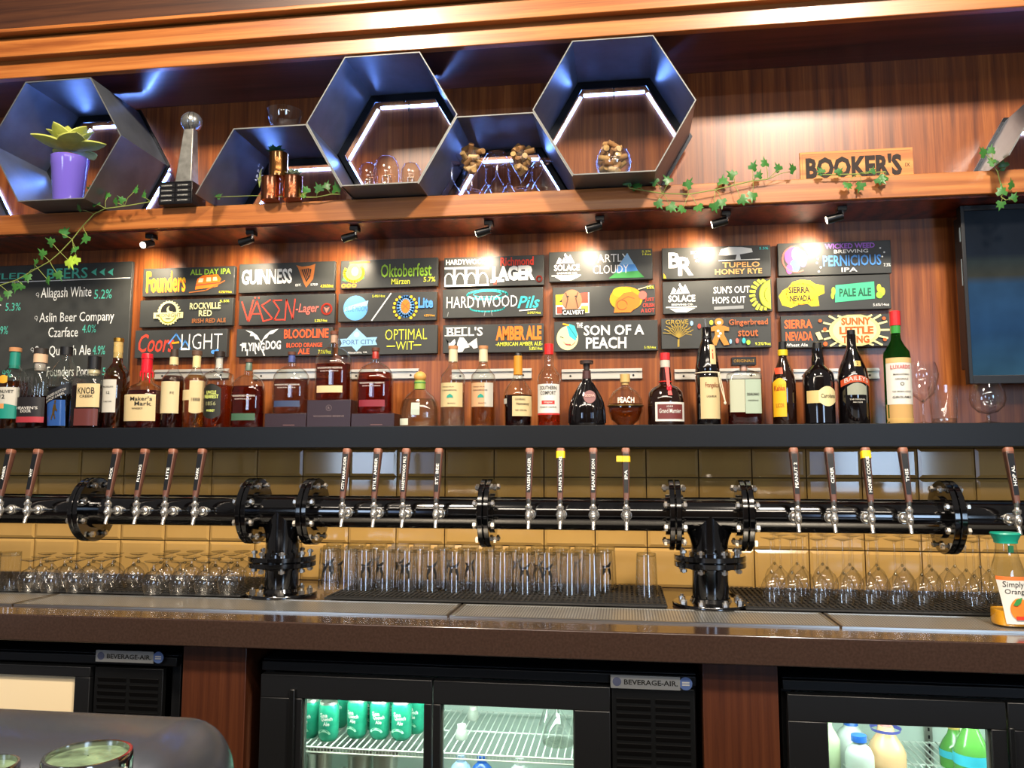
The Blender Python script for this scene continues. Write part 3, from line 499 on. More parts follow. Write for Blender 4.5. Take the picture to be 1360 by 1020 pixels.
for cxp, fa, fb in ((372, 338, 416), (941, 895, 988)):
    X = (at(fa, 681, YP)[0]+at(fb, 681, YP)[0])/2; zf = at(cxp, 744, YP)[1]-Z_CT
    W = (at(fb, 681, YP)[0]-at(fa, 681, YP)[0])/2-.02
    # tee: body of revolution between the flanges, swept throat into the column
    MB().cyl((X-W, 0, zr), (X+W, 0, zr), RP+.003, seg=40).build('tee_fitting', BLACKGLOSS, tw)
    b = MB(); K = 12; top = zr-.02; vs = []; ring_n = 32; rw = W-.002
    hh = top-zf
    zs_, ze_ = zr-.045-.062, zr-.048
    K = 14
    for j in range(K+1):
        if j == 0: zz, rad = zf, .061
        elif j == K: zz, rad = zr, rw
        else:
            u = (j-1)/(K-2); zz = zs_+(ze_-zs_)*math.sin(u*PI/2); rad = .061+(rw-.061)*(1-math.cos(u*PI/2))
        for i in range(ring_n):
            a = 2*PI*i/ring_n; vs.append((X+rad*math.cos(a), .059*(.061/rad)*math.sin(a), zz))
    b.add(vs, [(j*ring_n+i, j*ring_n+(i+1) % ring_n, (j+1)*ring_n+(i+1) % ring_n, (j+1)*ring_n+i) for j in range(K) for i in range(ring_n)])
    b.build('tee_throat', BLACKGLOSS, tw)
    MB().cyl((X, 0, .004), (X, 0, zr), .060, seg=40).build('column', BLACKGLOSS, tw)
    flange((X, 0, zf), 'z')
    f = MB().lathe([(.125, 0), (.127, .003), (.127, .012), (.124, .016), (.07, .018), (.064, .03)], 40, cap0=True, cap1=False).build('base_flange', BLACKGLOSS, tw, loc=(X, 0, .0))
    b = MB(); b.cyl((0, 0, .0), (0, 0, .018), .006, seg=8); b.cyl((0, 0, .0), (0, 0, .011), .0115, seg=6); nm = b.mesh('bolt'); nm.materials.append(NUT)
    for k in range(8):
        a = k*PI/4+PI/8; o = bpy.data.objects.new('bolt', nm); COL.objects.link(o); o.parent = f; o.location = (.1*math.cos(a), .1*math.sin(a), .016)
# ------------------------------------------------------------------ beer taps
HW = wood('tap_handle_wood', ('#3e251c', '#543226', '#624034'), 'z', rough=.38)
HWTOP = mat('tap_handle_end', '#80503c', .45)
PLATE = mat('tap_name_plate', '#15171a', .3)
def tap(fx, word, yellow=0, label=''):
    # fx: pixel column of the collar on the pipe
    X = at(fx, 681, YP-RP)[0]
    t = thing('beer_tap', label, 'beer tap', (X, YP-RP, ZP-.0), 0, 'beer taps along the black pipe')
    b = MB(); b.cyl((0, .004, 0), (0, -.012, 0), .0175, .0185, 20); b.ell((0, -.014, 0), .0175, .014, .0175); b.cyl((0, -.02, 0), (0, -.058, 0), .0085, seg=14)
    b.build('shank_collar', CHROME, t)
    b = MB(); y = -.066; b.lathe([(.008, -.02), (.0105, -.014), (.0125, -.004), (.0125, .008), (.009, .014), (.0095, .018), (.0125, .022), (.0125, .030), (.008, .034), (.006, .042)], 16, c=(0, y, 0)); b.ell((0, y-.010, -.002), .009, .009, .009, 12, 8)
    b.build('faucet_body', CHROME, t)
    b = MB(); b.tube([(0, y, -.018), (0, y-.006, -.028), (0, y-.012, -.045)], .0072, 12, r1=.0062); b.build('spout', CHROME, t)
    b = MB(); b.lathe([(.0062, .038), (.0078, .042), (.0085, .058)], 14, c=(0, y, 0)); b.build('ferrule', STEEL, t)
    # handle leans slightly back; built upright then tilted
    tilt = math.radians(13); L_ = .176
    M = Matrix.Translation((0, y, .052)) @ Matrix.Rotation(-tilt, 4, 'X')
    b = MB(); pr = [(.0085, 0), (.0098, .02), (.0125, .11), (.0138, L_-.016), (.0138, L_-.003), (.0122, L_)]
    b.lathe(pr, 16, 1, 1, 4.5); b.tf(M); hd = b.build('handle', HW, t)
    b = MB(); b.lathe([(.0140, L_-.013), (.0143, L_-.004), (.0125, L_+.001)], 16, 1, 1, 4.5, cap0=False); b.tf(M); b.build('handle_end', HWTOP, hd)
    b = MB(); b.add([(-.0068, -.0105, .024), (.0068, -.0105, .024), (.0092, -.0148, L_-.02), (-.0092, -.0148, L_-.02), (-.0068, -.0085, .024), (.0068, -.0085, .024), (.0092, -.0128, L_-.02), (-.0092, -.0128, L_-.02)],
                    [(0, 1, 2, 3), (0, 4, 5, 1), (1, 5, 6, 2), (2, 6, 7, 3), (3, 7, 4, 0)]); b.tf(M); b.build('name_plate', PLATE, hd)
    if word:
        n = len(word); z1_ = min(L_-.03, .085+n*.0052); z0_ = max(.03, .085-n*.0052); s = (.0148-.0105)/(L_-.044)
        b = MB(); V = []
        b.text(word, -.0048, z0_, .0052, z1_, 0, fn=lambda p: (p[0], -.0111-.0004-s*(p[2]-.024), p[2]), vert=True, offset=.01); b.tf(M); b.build('lettering', WHITE, hd)
    if yellow:
        b = MB(); r = .0152
        if yellow == 1: b.lathe([(r, L_-.034), (r, L_-.010)], 16, 1, 1, 4.5, cap0=False, cap1=False)
        else: b.lathe([(r, L_-.048), (r, L_-.028)], 16, 1, 1, 4.5, cap0=False, cap1=False); b.box(-.031, -.012, -.0165, -.0155, L_-.048, L_-.028)
        b.tf(M); tag(b.build('yellow_tape', mat('yellow_tape', '#f2c516', .45), hd), 'bright yellow tape')
taps = [(17, 'AMBER', 0), (53, 'WIT', 0), (158, 'ROCK', 0), (195, 'FLYING', 0), (232, 'LITE', 0), (271, 'DARK', 0), (463, 'CITY MARAUDER', 0), (504, 'STILL AMBER', 0), (541.5, 'HARDYWOOD PILS', 0), (585, 'ST. BEE', 0),
        (705, 'VASEN LAGER', 0), (746, "SUN'S VISIONS", 1), (789, 'PEANUT SON', 0), (832, 'IPA', 2), (1054, 'PEANUT 2', 0), (1101, 'CIDER', 0), (1149, 'HONEY COOKIE', 1), (1198.6, 'THIS', 0), (1338, 'HOP AL', 0)]
for i, (px, wd_, ye) in enumerate(taps):
    k = i
    if i == 18: lab = 'wooden tap handle at the right edge above the juice carafe, last of the row'
    elif ye == 1: lab = 'wooden tap handle wrapped in yellow tape at its top, %s' % ('left of the right column' if px < 900 else 'right of the right column')
    elif ye == 2: lab = 'wooden tap handle with yellow tape flag sticking out left, just left of the right column'
    elif i < 2: lab = 'wooden tap handle with dark plate, %s from the left edge of the photo' % ORD[i]
    elif i < 6: lab = 'wooden tap handle with dark plate, %s of four before the left column' % ORD[i-2]
    elif i < 10: lab = 'wooden tap handle with dark plate, %s of four right of the left column' % ORD[i-6]
    elif i == 10: lab = 'plain wooden tap handle first right of the middle flange'
    elif i == 12: lab = 'plain wooden tap handle between the two handles with yellow tape'
    else: lab = 'wooden tap handle with dark plate, %s of four right of the right column' % ORD[i-14]
    tap(px, wd_, ye, lab)
# ------------------------------------------------------------------ glassware
def pint(parent, logo=0):
    b = MB(); H = .148
    b.lathe([(.040, 0), (.0395, .003), (.0345, H-.006), (.033, H)], 24, cap0=False); b.lathe([(.0330, H-.012), (.038, .002)], 24, cap0=False, cap1=False)
    b.build('bowl', GLASS, parent)
    MB().lathe([(.0395, 0), (.0412, .0015), (.0395, .003)], 24, cap0=False, cap1=False).build('rim', GLASS, parent)
    MB().lathe([(.030, H-.012), (.033, H-.008), (.033, H)], 24).build('thick_base', thin_glass('glass_base', (.93, .93, .88), (.3, .32, .28)) if 'glass_base' not in MATS else MATS['glass_base'], parent)
    if logo:
        r = lambda z_: .0404-.0058*z_/H
        f = lambda p: (p[0], -math.sqrt(max(r(p[2])**2-p[0]**2, 0)), p[2]); b = MB()
        def pl(pts): b.add([f((x, 0, z_)) for x, z_ in pts], [tuple(range(len(pts)))])
        pl([(-.02, .098), (-.006, .092), (.006, .098), (.022, .112), (.016, .096), (.012, .088), (-.014, .086)]); pl([(-.013, .086), (-.002, .084), (-.006, .07), (-.014, .06), (-.011, .045), (-.017, .046), (-.018, .064)]); pl([(.004, .084), (.013, .086), (.018, .064), (.016, .044), (.010, .045), (.012, .06), (.006, .07)])
        b.build('printed_emblem', mat('glass_print_black', '#0c0c0c', .5), parent)
def snifter(parent):
    b = MB(); b.lathe([(.029, 0), (.034, .015), (.039, .034), (.0395, .046), (.035, .062), (.022, .076), (.007, .083), (.0048, .09), (.005, .106), (.012, .112)], 24, cap0=False, cap1=False); b.build('bowl', GLASS, parent)
    MB().lathe([(.006, .107), (.030, .113), (.033, .115), (.032, .1165), (.004, .1165)], 24, cap0=False).build('foot', GLASS, parent)
    MB().ell((0, 0, .084), .007, .007, .006, 12, 8).build('stem_knot', thin_glass('glass_knot', (.7, .7, .62), (.2, .2, .18)) if 'glass_knot' not in MATS else MATS['glass_knot'], parent)
def wine(parent, H=.215, up=False, R=.036, bowl=.095):
    s = (lambda z_: H-z_) if up else (lambda z_: z_)
    pr = [(R*.82, 0), (R*.93, .02), (R, .045), (R*.95, .06), (R*.7, bowl*.85), (R*.3, bowl), (.0045, bowl+.012), (.0036, bowl+.03), (.0036, H-.02), (.006, H-.008), (.02, H-.004), (R*.92, H-.0005), (R*.94, H)]
    p = [(r, s(z_)) for r, z_ in pr]
    if up: p = p[::-1]
    b = MB(); b.lathe(p[:7] if not up else p[6:], 24, cap0=False, cap1=False); b.build('bowl', GLASS, parent)
    b = MB(); b.lathe(p[6:] if not up else p[:7], 20, cap0=False, cap1=False); b.build('stem_and_foot', GLASS, parent)
    MB().ell((0, 0, s(bowl+.007)), .0048, .0048, .006, 10, 8).build('stem_joint', MATS.get('glass_knot') or thin_glass('glass_knot', (.7, .7, .62), (.2, .2, .18)), parent)
def place_row(maker, name, cat, pxs, py, group, labf, dY=0, first=None):
    root = first
    for i, px in enumerate(pxs):
        X, Y = onz(px, py, Z_MAT); Y = min(Y+dY, 3.19); X = sl(px, py)[0]*Y
        if root is None:
            root = thing(name, labf(i), cat, (X, Y, Z_MAT), 0, group); maker(root)
        else: dup(root, (X, Y, Z_MAT), random.uniform(0, 6), labf(i))
    return root
g = 'inverted snifter glasses on the left mat'
r = place_row(snifter, 'snifter_glass', 'glass', [38, 67, 100, 133], 786, g, lambda i: 'inverted snifter glass, front row at far left, %s of four' % ORD[i])
place_row(snifter, '', '', [203, 238, 271, 302], 789, g, lambda i: 'inverted snifter glass, front row nearer the left column, %s from the left' % ORD[i], first=r)
for k, (xs, dy) in enumerate((([52, 84, 116, 148, 176], .10), ([60, 92, 122, 150, 182], .2), ([220, 253, 285, 314], .09), ([212, 244, 276, 306, 336], .18), ([226, 257, 290, 320], .27))):
    place_row(snifter, '', '', xs, 787, g, lambda i: 'inverted snifter glass on the left mat, %s' % ('middle row at far left', 'back row at far left', 'middle row near the column', 'back row near the column', 'third row near the column')[k], dY=dy, first=r)
g = 'straight tumblers at the left edge'
def collins(parent):
    MB().lathe([(.034, 0), (.0345, .13), (.0345, .138)], 24, cap0=False).build('wall', GLASS, parent); MB().lathe([(.031, .124), (.033, .136)], 20).build('thick_base', MATS.get('glass_base') or thin_glass('glass_base', (.93, .93, .88), (.3, .32, .28)), parent)
place_row(collins, 'tumbler', 'glass', [12, -16], 784, g, lambda i: 'inverted straight tumbler at the left edge of the photo, %s' % ('nearest the snifters' if i == 0 else 'cut by the edge'))
g = 'inverted pint glasses on the middle mat'
px1 = [436, 461, 484, 512, 541, 572, 604, 636, 668, 698, 727, 757, 787]
plog = {0, 1, 2, 3, 4, 5, 6, 9, 10}
e0 = None; e1 = None
for i, px in enumerate(px1):
    Y = 2.93; X = sl(px, 786)[0]*Y; lab = 'inverted pint glass%s, front row, %s from the left' % (' with a black printed emblem' if i in plog else '', ORD[i])
    src = e1 if i in plog else e0
    if src is None:
        src = thing('pint_glass', lab, 'glass', (X, Y, Z_MAT), 0, g); pint(src, i in plog)
        if i in plog: e1 = src
        else: e0 = src
    else: dup(src, (X, Y, Z_MAT), random.uniform(-.7, .7), lab)
    if i == 0: src.rotation_euler.z = .2
dup(e0, (sl(859, 789)[0]*2.93, 2.93, Z_MAT), .5, 'single inverted pint glass standing apart just left of the right column')
for r_, Y in ((0, 3.02), (1, 3.11)):
    for i, px in enumerate([440, 470, 498, 527, 556, 588, 620, 652, 683, 713, 742, 771, 801]):
        dup(e0 if (i+r_) % 3 else e1, (sl(px+4*r_, 770)[0]*Y, Y, Z_MAT), random.uniform(-1, 1), 'inverted pint glass %s on the middle mat%s' % (('in the second row', 'in the back row')[r_], '' if (i+r_) % 3 else ', printed emblem'))
g = 'inverted wine glasses on the right mat'
wr = None
for i, px in enumerate([1026, 1053, 1088, 1122, 1156, 1191, 1226, 1260, 1296]):
    Y = 2.99 if px == 1260 else 2.83; X = sl(px, 800)[0]*Y; lab = 'inverted stemmed wine glass on the right mat, front row, %s from the left' % ORD[i]
    if wr is None: wr = thing('wine_glass', lab, 'glass', (X, Y, Z_MAT), 0, g); wine(wr)
    else: dup(wr, (X, Y, Z_MAT), random.uniform(0, 6), lab)
for Y, xs in ((2.97, [1038, 1068, 1100, 1134, 1168, 1203, 1239, 1285, 1315]), (3.08, [1030, 1060, 1094, 1130, 1166, 1200, 1236, 1270, 1304])):
    for px in xs: dup(wr, (sl(px, 790)[0]*Y, Y, Z_MAT), random.uniform(0, 6), 'inverted stemmed wine glass on the right mat, %s' % ('second row' if Y < 3 else 'back row'))
# ------------------------------------------------------------------ liquor bottles
YBT = 3.04
def glassy(name, col, rough=.03, ior=1.36):
    if name in MATS: return MATS[name]
    m = bpy.data.materials.new(name); m.use_nodes = True; nt = m.node_tree
    for n in list(nt.nodes): nt.nodes.remove(n)
    tr_ = nt.nodes.new('ShaderNodeBsdfTransparent'); tr_.inputs['Color'].default_value = tuple(math.sqrt(v) for v in lin(col))+(1,); mxs = nt.nodes.new('ShaderNodeMixShader'); mxs.inputs[0].default_value = .55
    o = nt.nodes.new('ShaderNodeOutputMaterial'); g_ = nt.nodes.new('ShaderNodeBsdfGlass'); g_.inputs['Color'].default_value = lin(col)+(1,); g_.inputs['Roughness'].default_value = rough; g_.inputs['IOR'].default_value = ior
    nt.links.new(g_.outputs[0], mxs.inputs[1]); nt.links.new(tr_.outputs[0], mxs.inputs[2]); nt.links.new(mxs.outputs[0], o.inputs[0]); MATS[name] = m; return m
AMBER = glassy('amber_spirit', '#cc8038'); DKAMB = glassy('dark_amber_spirit', '#9c4c24'); PALE = glassy('pale_gold_spirit', '#e6c070'); CLEARL = glassy('clear_spirit', '#dfe4e0'); REDL = glassy('red_amber_spirit', '#b84a20')
DARKG = mat('near_black_bottle', '#0b0809', .06, coat=1); GREENG = glassy('green_bottle_glass', '#3f9a4a', ior=1.2); BLUEG = glassy('blue_bottle_glass', '#3f6a9c', ior=1.2); BROWNG = mat('dark_brown_bottle', '#1c0c06', .06, coat=1)
PROF = {
 'std': [(.0, .0), (.94, .0), (1, .015), (1, .62), (.96, .66), (.72, .71), (.42, .755), (.34, .80), (.32, .90), (.33, .94)],
 'tall': [(.0, .0), (.94, .0), (1, .015), (1, .60), (.95, .635), (.62, .69), (.40, .74), (.33, .80), (.31, .94)],
 'square': [(.0, .0), (.94, .0), (1, .02), (1, .66), (.95, .70), (.6, .735), (.34, .75), (.30, .80), (.30, .92)],
 'taper': [(.0, .0), (.80, .0), (.84, .015), (1, .55), (.97, .64), (.70, .74), (.42, .82), (.36, .88), (.36, .94)],
 'bell': [(.0, .0), (.93, .0), (.97, .02), (1, .42), (.95, .50), (.72, .565), (.38, .605), (.28, .65), (.24, .75), (.24, .9)],
 'arch': [(.0, .0), (.95, .0), (1, .02), (1, .52), (.93, .62), (.74, .70), (.45, .755), (.27, .775), (.25, .83), (.25, .9)],
 'squat': [(.0, .0), (.95, .0), (1, .03), (.99, .3), (.90, .45), (.66, .57), (.34, .66), (.27, .72), (.27, .85)],
 'cognac': [(.0, .0), (.90, .0), (.95, .02), (.97, .28), (1, .40), (.95, .48), (.70, .56), (.40, .63), (.30, .72), (.28, .9)],
 'flute': [(.0, .0), (.93, .0), (1, .04), (.98, .22), (.86, .38), (.62, .52), (.38, .62), (.25, .70), (.22, .85)],
 'ball': [(.0, .0), (.46, .0), (.48, .03), (.82, .12), (.98, .28), (1, .37), (1.0, .40), (.93, .52), (.70, .65), (.38, .73), (.22, .76), (.2, .85)],
 'gm': [(.0, .0), (.93, .0), (1, .03), (1, .34), (.93, .45), (.68, .52), (.40, .55), (.32, .58), (.33, .7), (.28, .8), (.26, .88)],
 'friar': [(.0, .0), (.97, .0), (1, .01), (1, .46), (.93, .475), (1.0, .50), (.98, .54), (.78, .68), (.56, .76), (.45, .79), (.4, .82), (.38, .92)],
 'sloped': [(.0, .0), (.94, .0), (1, .015), (1, .48), (.9, .58), (.6, .70), (.36, .79), (.3, .84), (.3, .95)],
 'bigshoulder': [(.0, .0), (.93, .0), (1, .015), (1, .56), (.93, .62), (.64, .68), (.42, .72), (.40, .80), (.34, .86), (.36, .92)],
 'rect': [(.0, .0), (.95, .0), (1, .02), (1, .72), (.95, .76), (.5, .80), (.24, .82), (.22, .88)],
}
def prof_r(pr, z):
    for (r0_, z0_), (r1_, z1_) in zip(pr[1:], pr[2:]):
        if z0_ <= z <= z1_: return r0_+(r1_-r0_)*((z-z0_)/(z1_-z0_) if z1_ > z0_ else 0)
    return pr[-1][0]
def bottle(px, wpx, top, kind, name, label, glass=None, liq=None, fill=.5, cap=None, labels=(), texts=(), sy=1, n=2, rz=0, Y=YBT, base=None, extra=None, seg=28):
    X, zt = at(px, top, Y); R = (at(px+wpx/2, 540, Y)[0]-at(px-wpx/2, 540, Y)[0])/2; z0 = Z_LS1 if base is None else base; H = zt-z0
    t = thing(name, label, 'bottle', (X, Y, z0), rz, 'liquor bottles on the black shelf')
    pr = PROF[kind]; P = [(r*R, z*H) for r, z in pr[1:]]
    def rr(z): return prof_r(pr, z)*R
    zc0 = pr[-1][1]
    # smooth the profile a little
    Q = [(0.001, P[0][1])]+P
    MB().lathe(Q, seg, 1, sy, n, cap0=False, cap1=True).build('glass_body', glass or GLASSB, t)
    if liq:
        zs = [z for _, z in pr[1:] if z < fill]+[fill]; Lq = [(max(rr(max(z, .01))*.93-.0005, .002), max(z, .012)*H) for z in zs]; Lq = [(.001, Lq[0][1])]+Lq
        MB().lathe(Lq, seg, 1, sy, n, cap0=False).build('spirit', liq, t)
    for c_ in (cap or ()):   # (z0,z1,r0,r1,mat[,n])
        a, b_, ra, rb, m_ = c_[:5]; MB().lathe([(ra*R, a*H), (ra*R*1.0, a*H+.001), (rb*R, b_*H-.001), (rb*R*.93, b_*H)], 20, 1, 1, c_[5] if len(c_) > 5 else 2).build(c_[6] if len(c_) > 6 else 'cap', m_, t)
    def surf(x, z, off):
        r = rr(min(max(z/H, .001), .999))+off; k = min(abs(x)/r, .999); return -sy*r*(1-k**n)**(1/n)-(off if sy < 1 else 0)
    def patch(mb, x0, x1, za, zb, off, nx=8, nz=2, top_arc=0, bot_arc=0):
        vs = []
        for j in range(nz+1):
            for i in range(nx+1):
                u = i/nx; x = x0+(x1-x0)*u; w_ = 1-(2*u-1)**2
                z = (za-bot_arc*w_)*(1-j/nz)+(zb+top_arc*w_)*(j/nz); vs.append((x, surf(x, z, off), z))
        mb.add(vs, [(j*(nx+1)+i, j*(nx+1)+i+1, (j+1)*(nx+1)+i+1, (j+1)*(nx+1)+i) for j in range(nz) for i in range(nx)])
    for k, L_ in enumerate(labels):      # (z0,z1,x0,x1,mat,toparc,botarc,name)
        za, zb, xa, xb, m_ = L_[:5]; b = MB(); zz = [za]+[z for _, z in pr if za+.01 < z < zb-.01]+[zb]
        for q in range(len(zz)-1):
            patch(b, xa*R, xb*R, zz[q]*H, zz[q+1]*H, .0007+.0004*k, 12, 2, (L_[5] if len(L_) > 5 and q == len(zz)-2 else 0)*H, (L_[6] if len(L_) > 6 and q == 0 else 0)*H)
        b.build(L_[7] if len(L_) > 7 else 'label', m_, t)
    bym = {}
    for T in texts:      # (str,z0,z1,x0,x1,mat[,slope])
        st, za, zb, xa, xb, m_ = T[:6]; sp = T[6] if len(T) > 6 else 0; mb = bym.setdefault(m_.name, (MB(), m_))[0]
        def fn(p, sp=sp):
            z = p[2]+sp*p[0]; return (p[0], surf(p[0], z, .0007+.0004*len(labels)+.0005), z)
        mb.text(st, xa*R, za*H, xb*R, zb*H, 0, fn=fn, offset=.01)
    for mb, m_ in bym.values(): mb.build('lettering', m_, t)
    if extra: extra(t, R, H, surf)
    return t
def M_(c, r=.5, metal=0): return mat('dye_'+c[1:]+('m' if metal else ''), c, r, metal=metal)
INK = M_('#222018'); CREAM = M_('#c4b082'); PAPER = M_('#b6b3a6'); CORK = M_('#b07c52', .7); WAX = mat('red_wax', '#c41626', .25, coat=.5); GOLD = M_('#b88a3a', .35, 1); WHT = M_('#cfcdc4')
def mB(*a, **k): return bottle(*a, **k)
neck = lambda z0, z1, m_, r=.36, r1=None: (z0, z1, r, r1 if r1 is not None else r, m_)
mB(-10, 30, 500, 'std', 'brown_bottle', 'brown bottle cut by the left edge, wood coloured label', glass=GLASSB, liq=DKAMB, fill=.6, cap=[neck(.9, 1, CORK)], labels=[(.15, .5, -.85, .85, CREAM)])
mB(21, 33, 462, 'std', 'whisky_bottle', 'clear whisky bottle with teal and white label, cork top, first complete one from left', liq=AMBER, fill=.58, cap=[neck(.95, 1, CORK, .42), neck(.74, .95, M_('#1e7a6a', .3), .38, .35)],
   labels=[(.12, .5, -.9, .9, PAPER), (.12, .27, -.9, .9, M_('#158070'), .03), (.24, .30, -.16, .16, M_('#c88a50')), (.56, .63, -.35, .3, M_('#d8a030'), .015, .015)], texts=[('GLENLIVET', .43, .465, -.65, .7, INK), ('12', .36, .41, -.2, .2, INK)])
def bucks(t, R, H, surf):
    b = MB()
    for k in range(5):
        x = (-.5+.25*k)*R; b.tube([(x, surf(x, .4*H, .001), .38*H), (x+.1*R, surf(x, .5*H, .0015), .5*H), (x, surf(x, .6*H, .001), .62*H)], .0011, 6)
    for k in range(3): b.tube([((-.55+.1*q)*R, surf((-.55+.1*q)*R, .5*H, .001), (.45+.06*k+.03*math.sin(q+k))*H) for q in range(12)], .001, 6)
    b.build('gate_drawing', M_('#26262c', .3), t)
mB(55, 39, 463, 'square', 'whisky_bottle', 'clear broad bottle with dark gate drawing above a black and red label', liq=DKAMB, fill=.4, cap=[neck(.93, 1, M_('#2a2420'), .42), neck(.82, .93, M_('#c8a888', .6), .40), neck(.72, .82, M_('#a09890', .4), .32)], n=3,
   labels=[(.10, .38, -.93, .93, M_('#1c191a')), (.07, .14, -.93, .93, M_('#9c3038'))], texts=[("HEAVEN'S", .23, .265, -.7, .7, WHT), ('DOOR', .19, .225, -.35, .35, WHT)], extra=bucks)
def jw(t, R, H, surf):
    b = MB(); vs = []
    for j in range(2):
        for i in range(9):
            x = (-.96+1.92*i/8)*R; z = (.35+.13*j)*H+x*.45; vs.append((x, surf(x, z, .002), z))
    b.add(vs, [(i, i+1, 10+i, 9+i) for i in range(8)]); b.build('label', M_('#191a1e', .4), t)
    b = MB(); b.text('BLENDED SCOTCH', -.75*R, .40*H, .75*R, .43*H, 0, fn=lambda p: (p[0], surf(p[0], p[2]+.45*p[0], .003), p[2]+.45*p[0])); b.text('BLACK LABEL', -.75*R, .36*H, .7*R, .385*H, 0, fn=lambda p: (p[0], surf(p[0], p[2]+.45*p[0], .003), p[2]+.45*p[0])); b.build('lettering', WHT, t)
    b = MB(); P = lambda pts: b.add([(x*R, surf(x*R, z*H, .0025), z*H) for x, z in pts], [tuple(range(len(pts)))])
    P([(-.05, .29), (.1, .29), (.12, .24), (.22, .22), (.2, .2), (.05, .22), (.0, .18), (.1, .12), (.02, .11), (-.08, .17), (-.2, .1), (-.28, .11), (-.14, .19), (-.12, .24)]); P([(-.02, .3), (.1, .3), (.12, .335), (.0, .335)])
    b.build('walking_figure_emblem', GOLD, t)
mB(89, 34, 461, 'taper', 'whisky_bottle', 'bluish square whisky bottle with slanted black label', liq=glassy('blue_grey_spirit', '#70655c'), fill=.5, cap=[neck(.90, 1, BLACKP, .42)], n=3, labels=[(.03, .34, -.7, .7, M_('#2b4f8c', .2))], extra=jw)
mB(126, 42, 473.5, 'square', 'bourbon_bottle', 'squat rectangular bourbon bottle with black cap and cream label with bold capitals', liq=DKAMB, fill=.58, cap=[neck(.82, 1, BLACKP, .36), neck(.76, .82, M_('#c8bc98'), .3)], n=3.5, labels=[(.28, .6, -.3, .92, CREAM), (.03, .26, -.4, .9, M_('#5a2c28', .4))], texts=[('KNOB', .46, .55, -.22, .75, INK), ('CREEK', .41, .445, -.1, .7, INK)])
mB(158, 30, 449.5, 'bigshoulder', 'whisky_bottle', 'tall amber whisky bottle with a large plain white label turned left', liq=AMBER, fill=.78, cap=[neck(.78, 1, M_('#b89c5c', .4), .36), neck(.96, 1.002, GOLD, .4)], labels=[(.17, .53, -.95, .55, PAPER)], texts=[('MACALLAN', .44, .46, -.6, .35, INK), ('12', .37, .40, -.2, .1, INK), ('DOUBLE CASK', .28, .295, -.5, .3, INK)])
def waxd(t, R, H, surf):
    b = MB()
    for k, (a, l) in enumerate(((-2.3, .04), (-1.6, .1), (-1.1, .06), (-.5, .13), (.3, .05), (2.2, .08))):
        r = .285*R; x, y = math.cos(a)*r, math.sin(a)*r; b.tube([(x, y, .76*H), (x*1.05, y*1.05, (.74-l*.6)*H), (x*1.05, y*1.05, (.73-l)*H)], .0035, 8, r1=.0022)
    b.build('wax_drip', WAX, t)
    b = MB(); x = .62*R; b.lathe([(.004, .50*H), (.0055, .53*H), (.003, .56*H)], 10, c=(.3*R, -.35*R, .0)); b.build('glass_loop', GLASSB, t)
mB(196, 48, 470, 'bell', 'bourbon_bottle', 'squat bourbon bottle sealed with dripping red wax, cream label', liq=DKAMB, fill=.5, cap=[(.74, .93, .29, .27, WAX), (.93, 1, .30, .28, WAX)], sy=.75, n=2.4, labels=[(.09, .44, -.86, .86, CREAM)], texts=[("Maker's", .355, .41, -.35, .75, INK), ('Mark', .29, .345, -.1, .72, INK), ('WHISKY', .24, .265, -.25, .35, INK)], extra=waxd)
mB(232, 27, 464, 'tall', 'rye_bottle', 'slim amber bottle with wide pale label and black stopper, right of the red wax', liq=glassy('brown_spirit', '#8a5638'), fill=.66, cap=[(.90, 1, .36, .34, M_('#3a2c22')), (.80, .90, .40, .38, M_('#c8b888', .6))], labels=[(.18, .58, -.97, .9, M_('#c4b48a'))], texts=[('RYE', .42, .45, .3, .6, INK)])
mB(262, 29, 466, 'tall', 'rum_bottle', 'slim bottle with notched cream label showing old date, cork stopper', liq=PALE, fill=.68, cap=[(.94, 1, .42, .42, M_('#5a4030')), (.78, .94, .34, .34, M_('#d8c48c', .6))], labels=[(.35, .48, -1.2+.25, .0, CREAM), (.2, .6, .0, .92, CREAM, 0, .02)], texts=[('1888', .335, .38, .2, .8, INK)])
mB(292, 36, 467, 'square', 'whiskey_bottle', 'round shouldered clear bottle with black arched label and pale green letters', liq=AMBER, fill=.55, cap=[(.93, 1, .38, .38, M_('#241a14')), (.78, .93, .24, .22, M_('#d0cac0', .25))], labels=[(.16, .5, -.62, .62, M_('#17170f'), .06, .05)], texts=[('UNCLE', .43, .47, -.35, .35, M_('#dce878')), ('NEAREST', .37, .42, -.5, .5, M_('#dce878')), ('1856', .28, .33, -.35, .35, M_('#8c8c60')), ('WHISKEY', .2, .23, -.3, .3, M_('#dce878'))])
def arch(px, w, top, capc, label, lbl, base=None, liq=DKAMB, fill=.6, cork='#5a3424'):
    mB(px, w, top, 'arch', 'bourbon_bottle', label, liq=liq, fill=fill, base=base, sy=.62, n=2.6, cap=[(.83, .975, .19, .17, M_(capc, .35)), (.95, 1, .22, .22, M_(cork, .6))],
       labels=[(.10, .2, -.72, .72, M_(lbl, .5))], texts=[('WOODFORD RESERVE', .44, .465, -.7, .7, WHT), ('DISTILLERS', .40, .415, -.5, .5, WHT)])
bz1 = at(377, 549, 3.0)[1]; bz2 = at(436, 531, 3.0)[1]; bz3 = at(495, 549, 3.0)[1]
MAR = mat('dark_maroon_card', '#2a1719', .35)
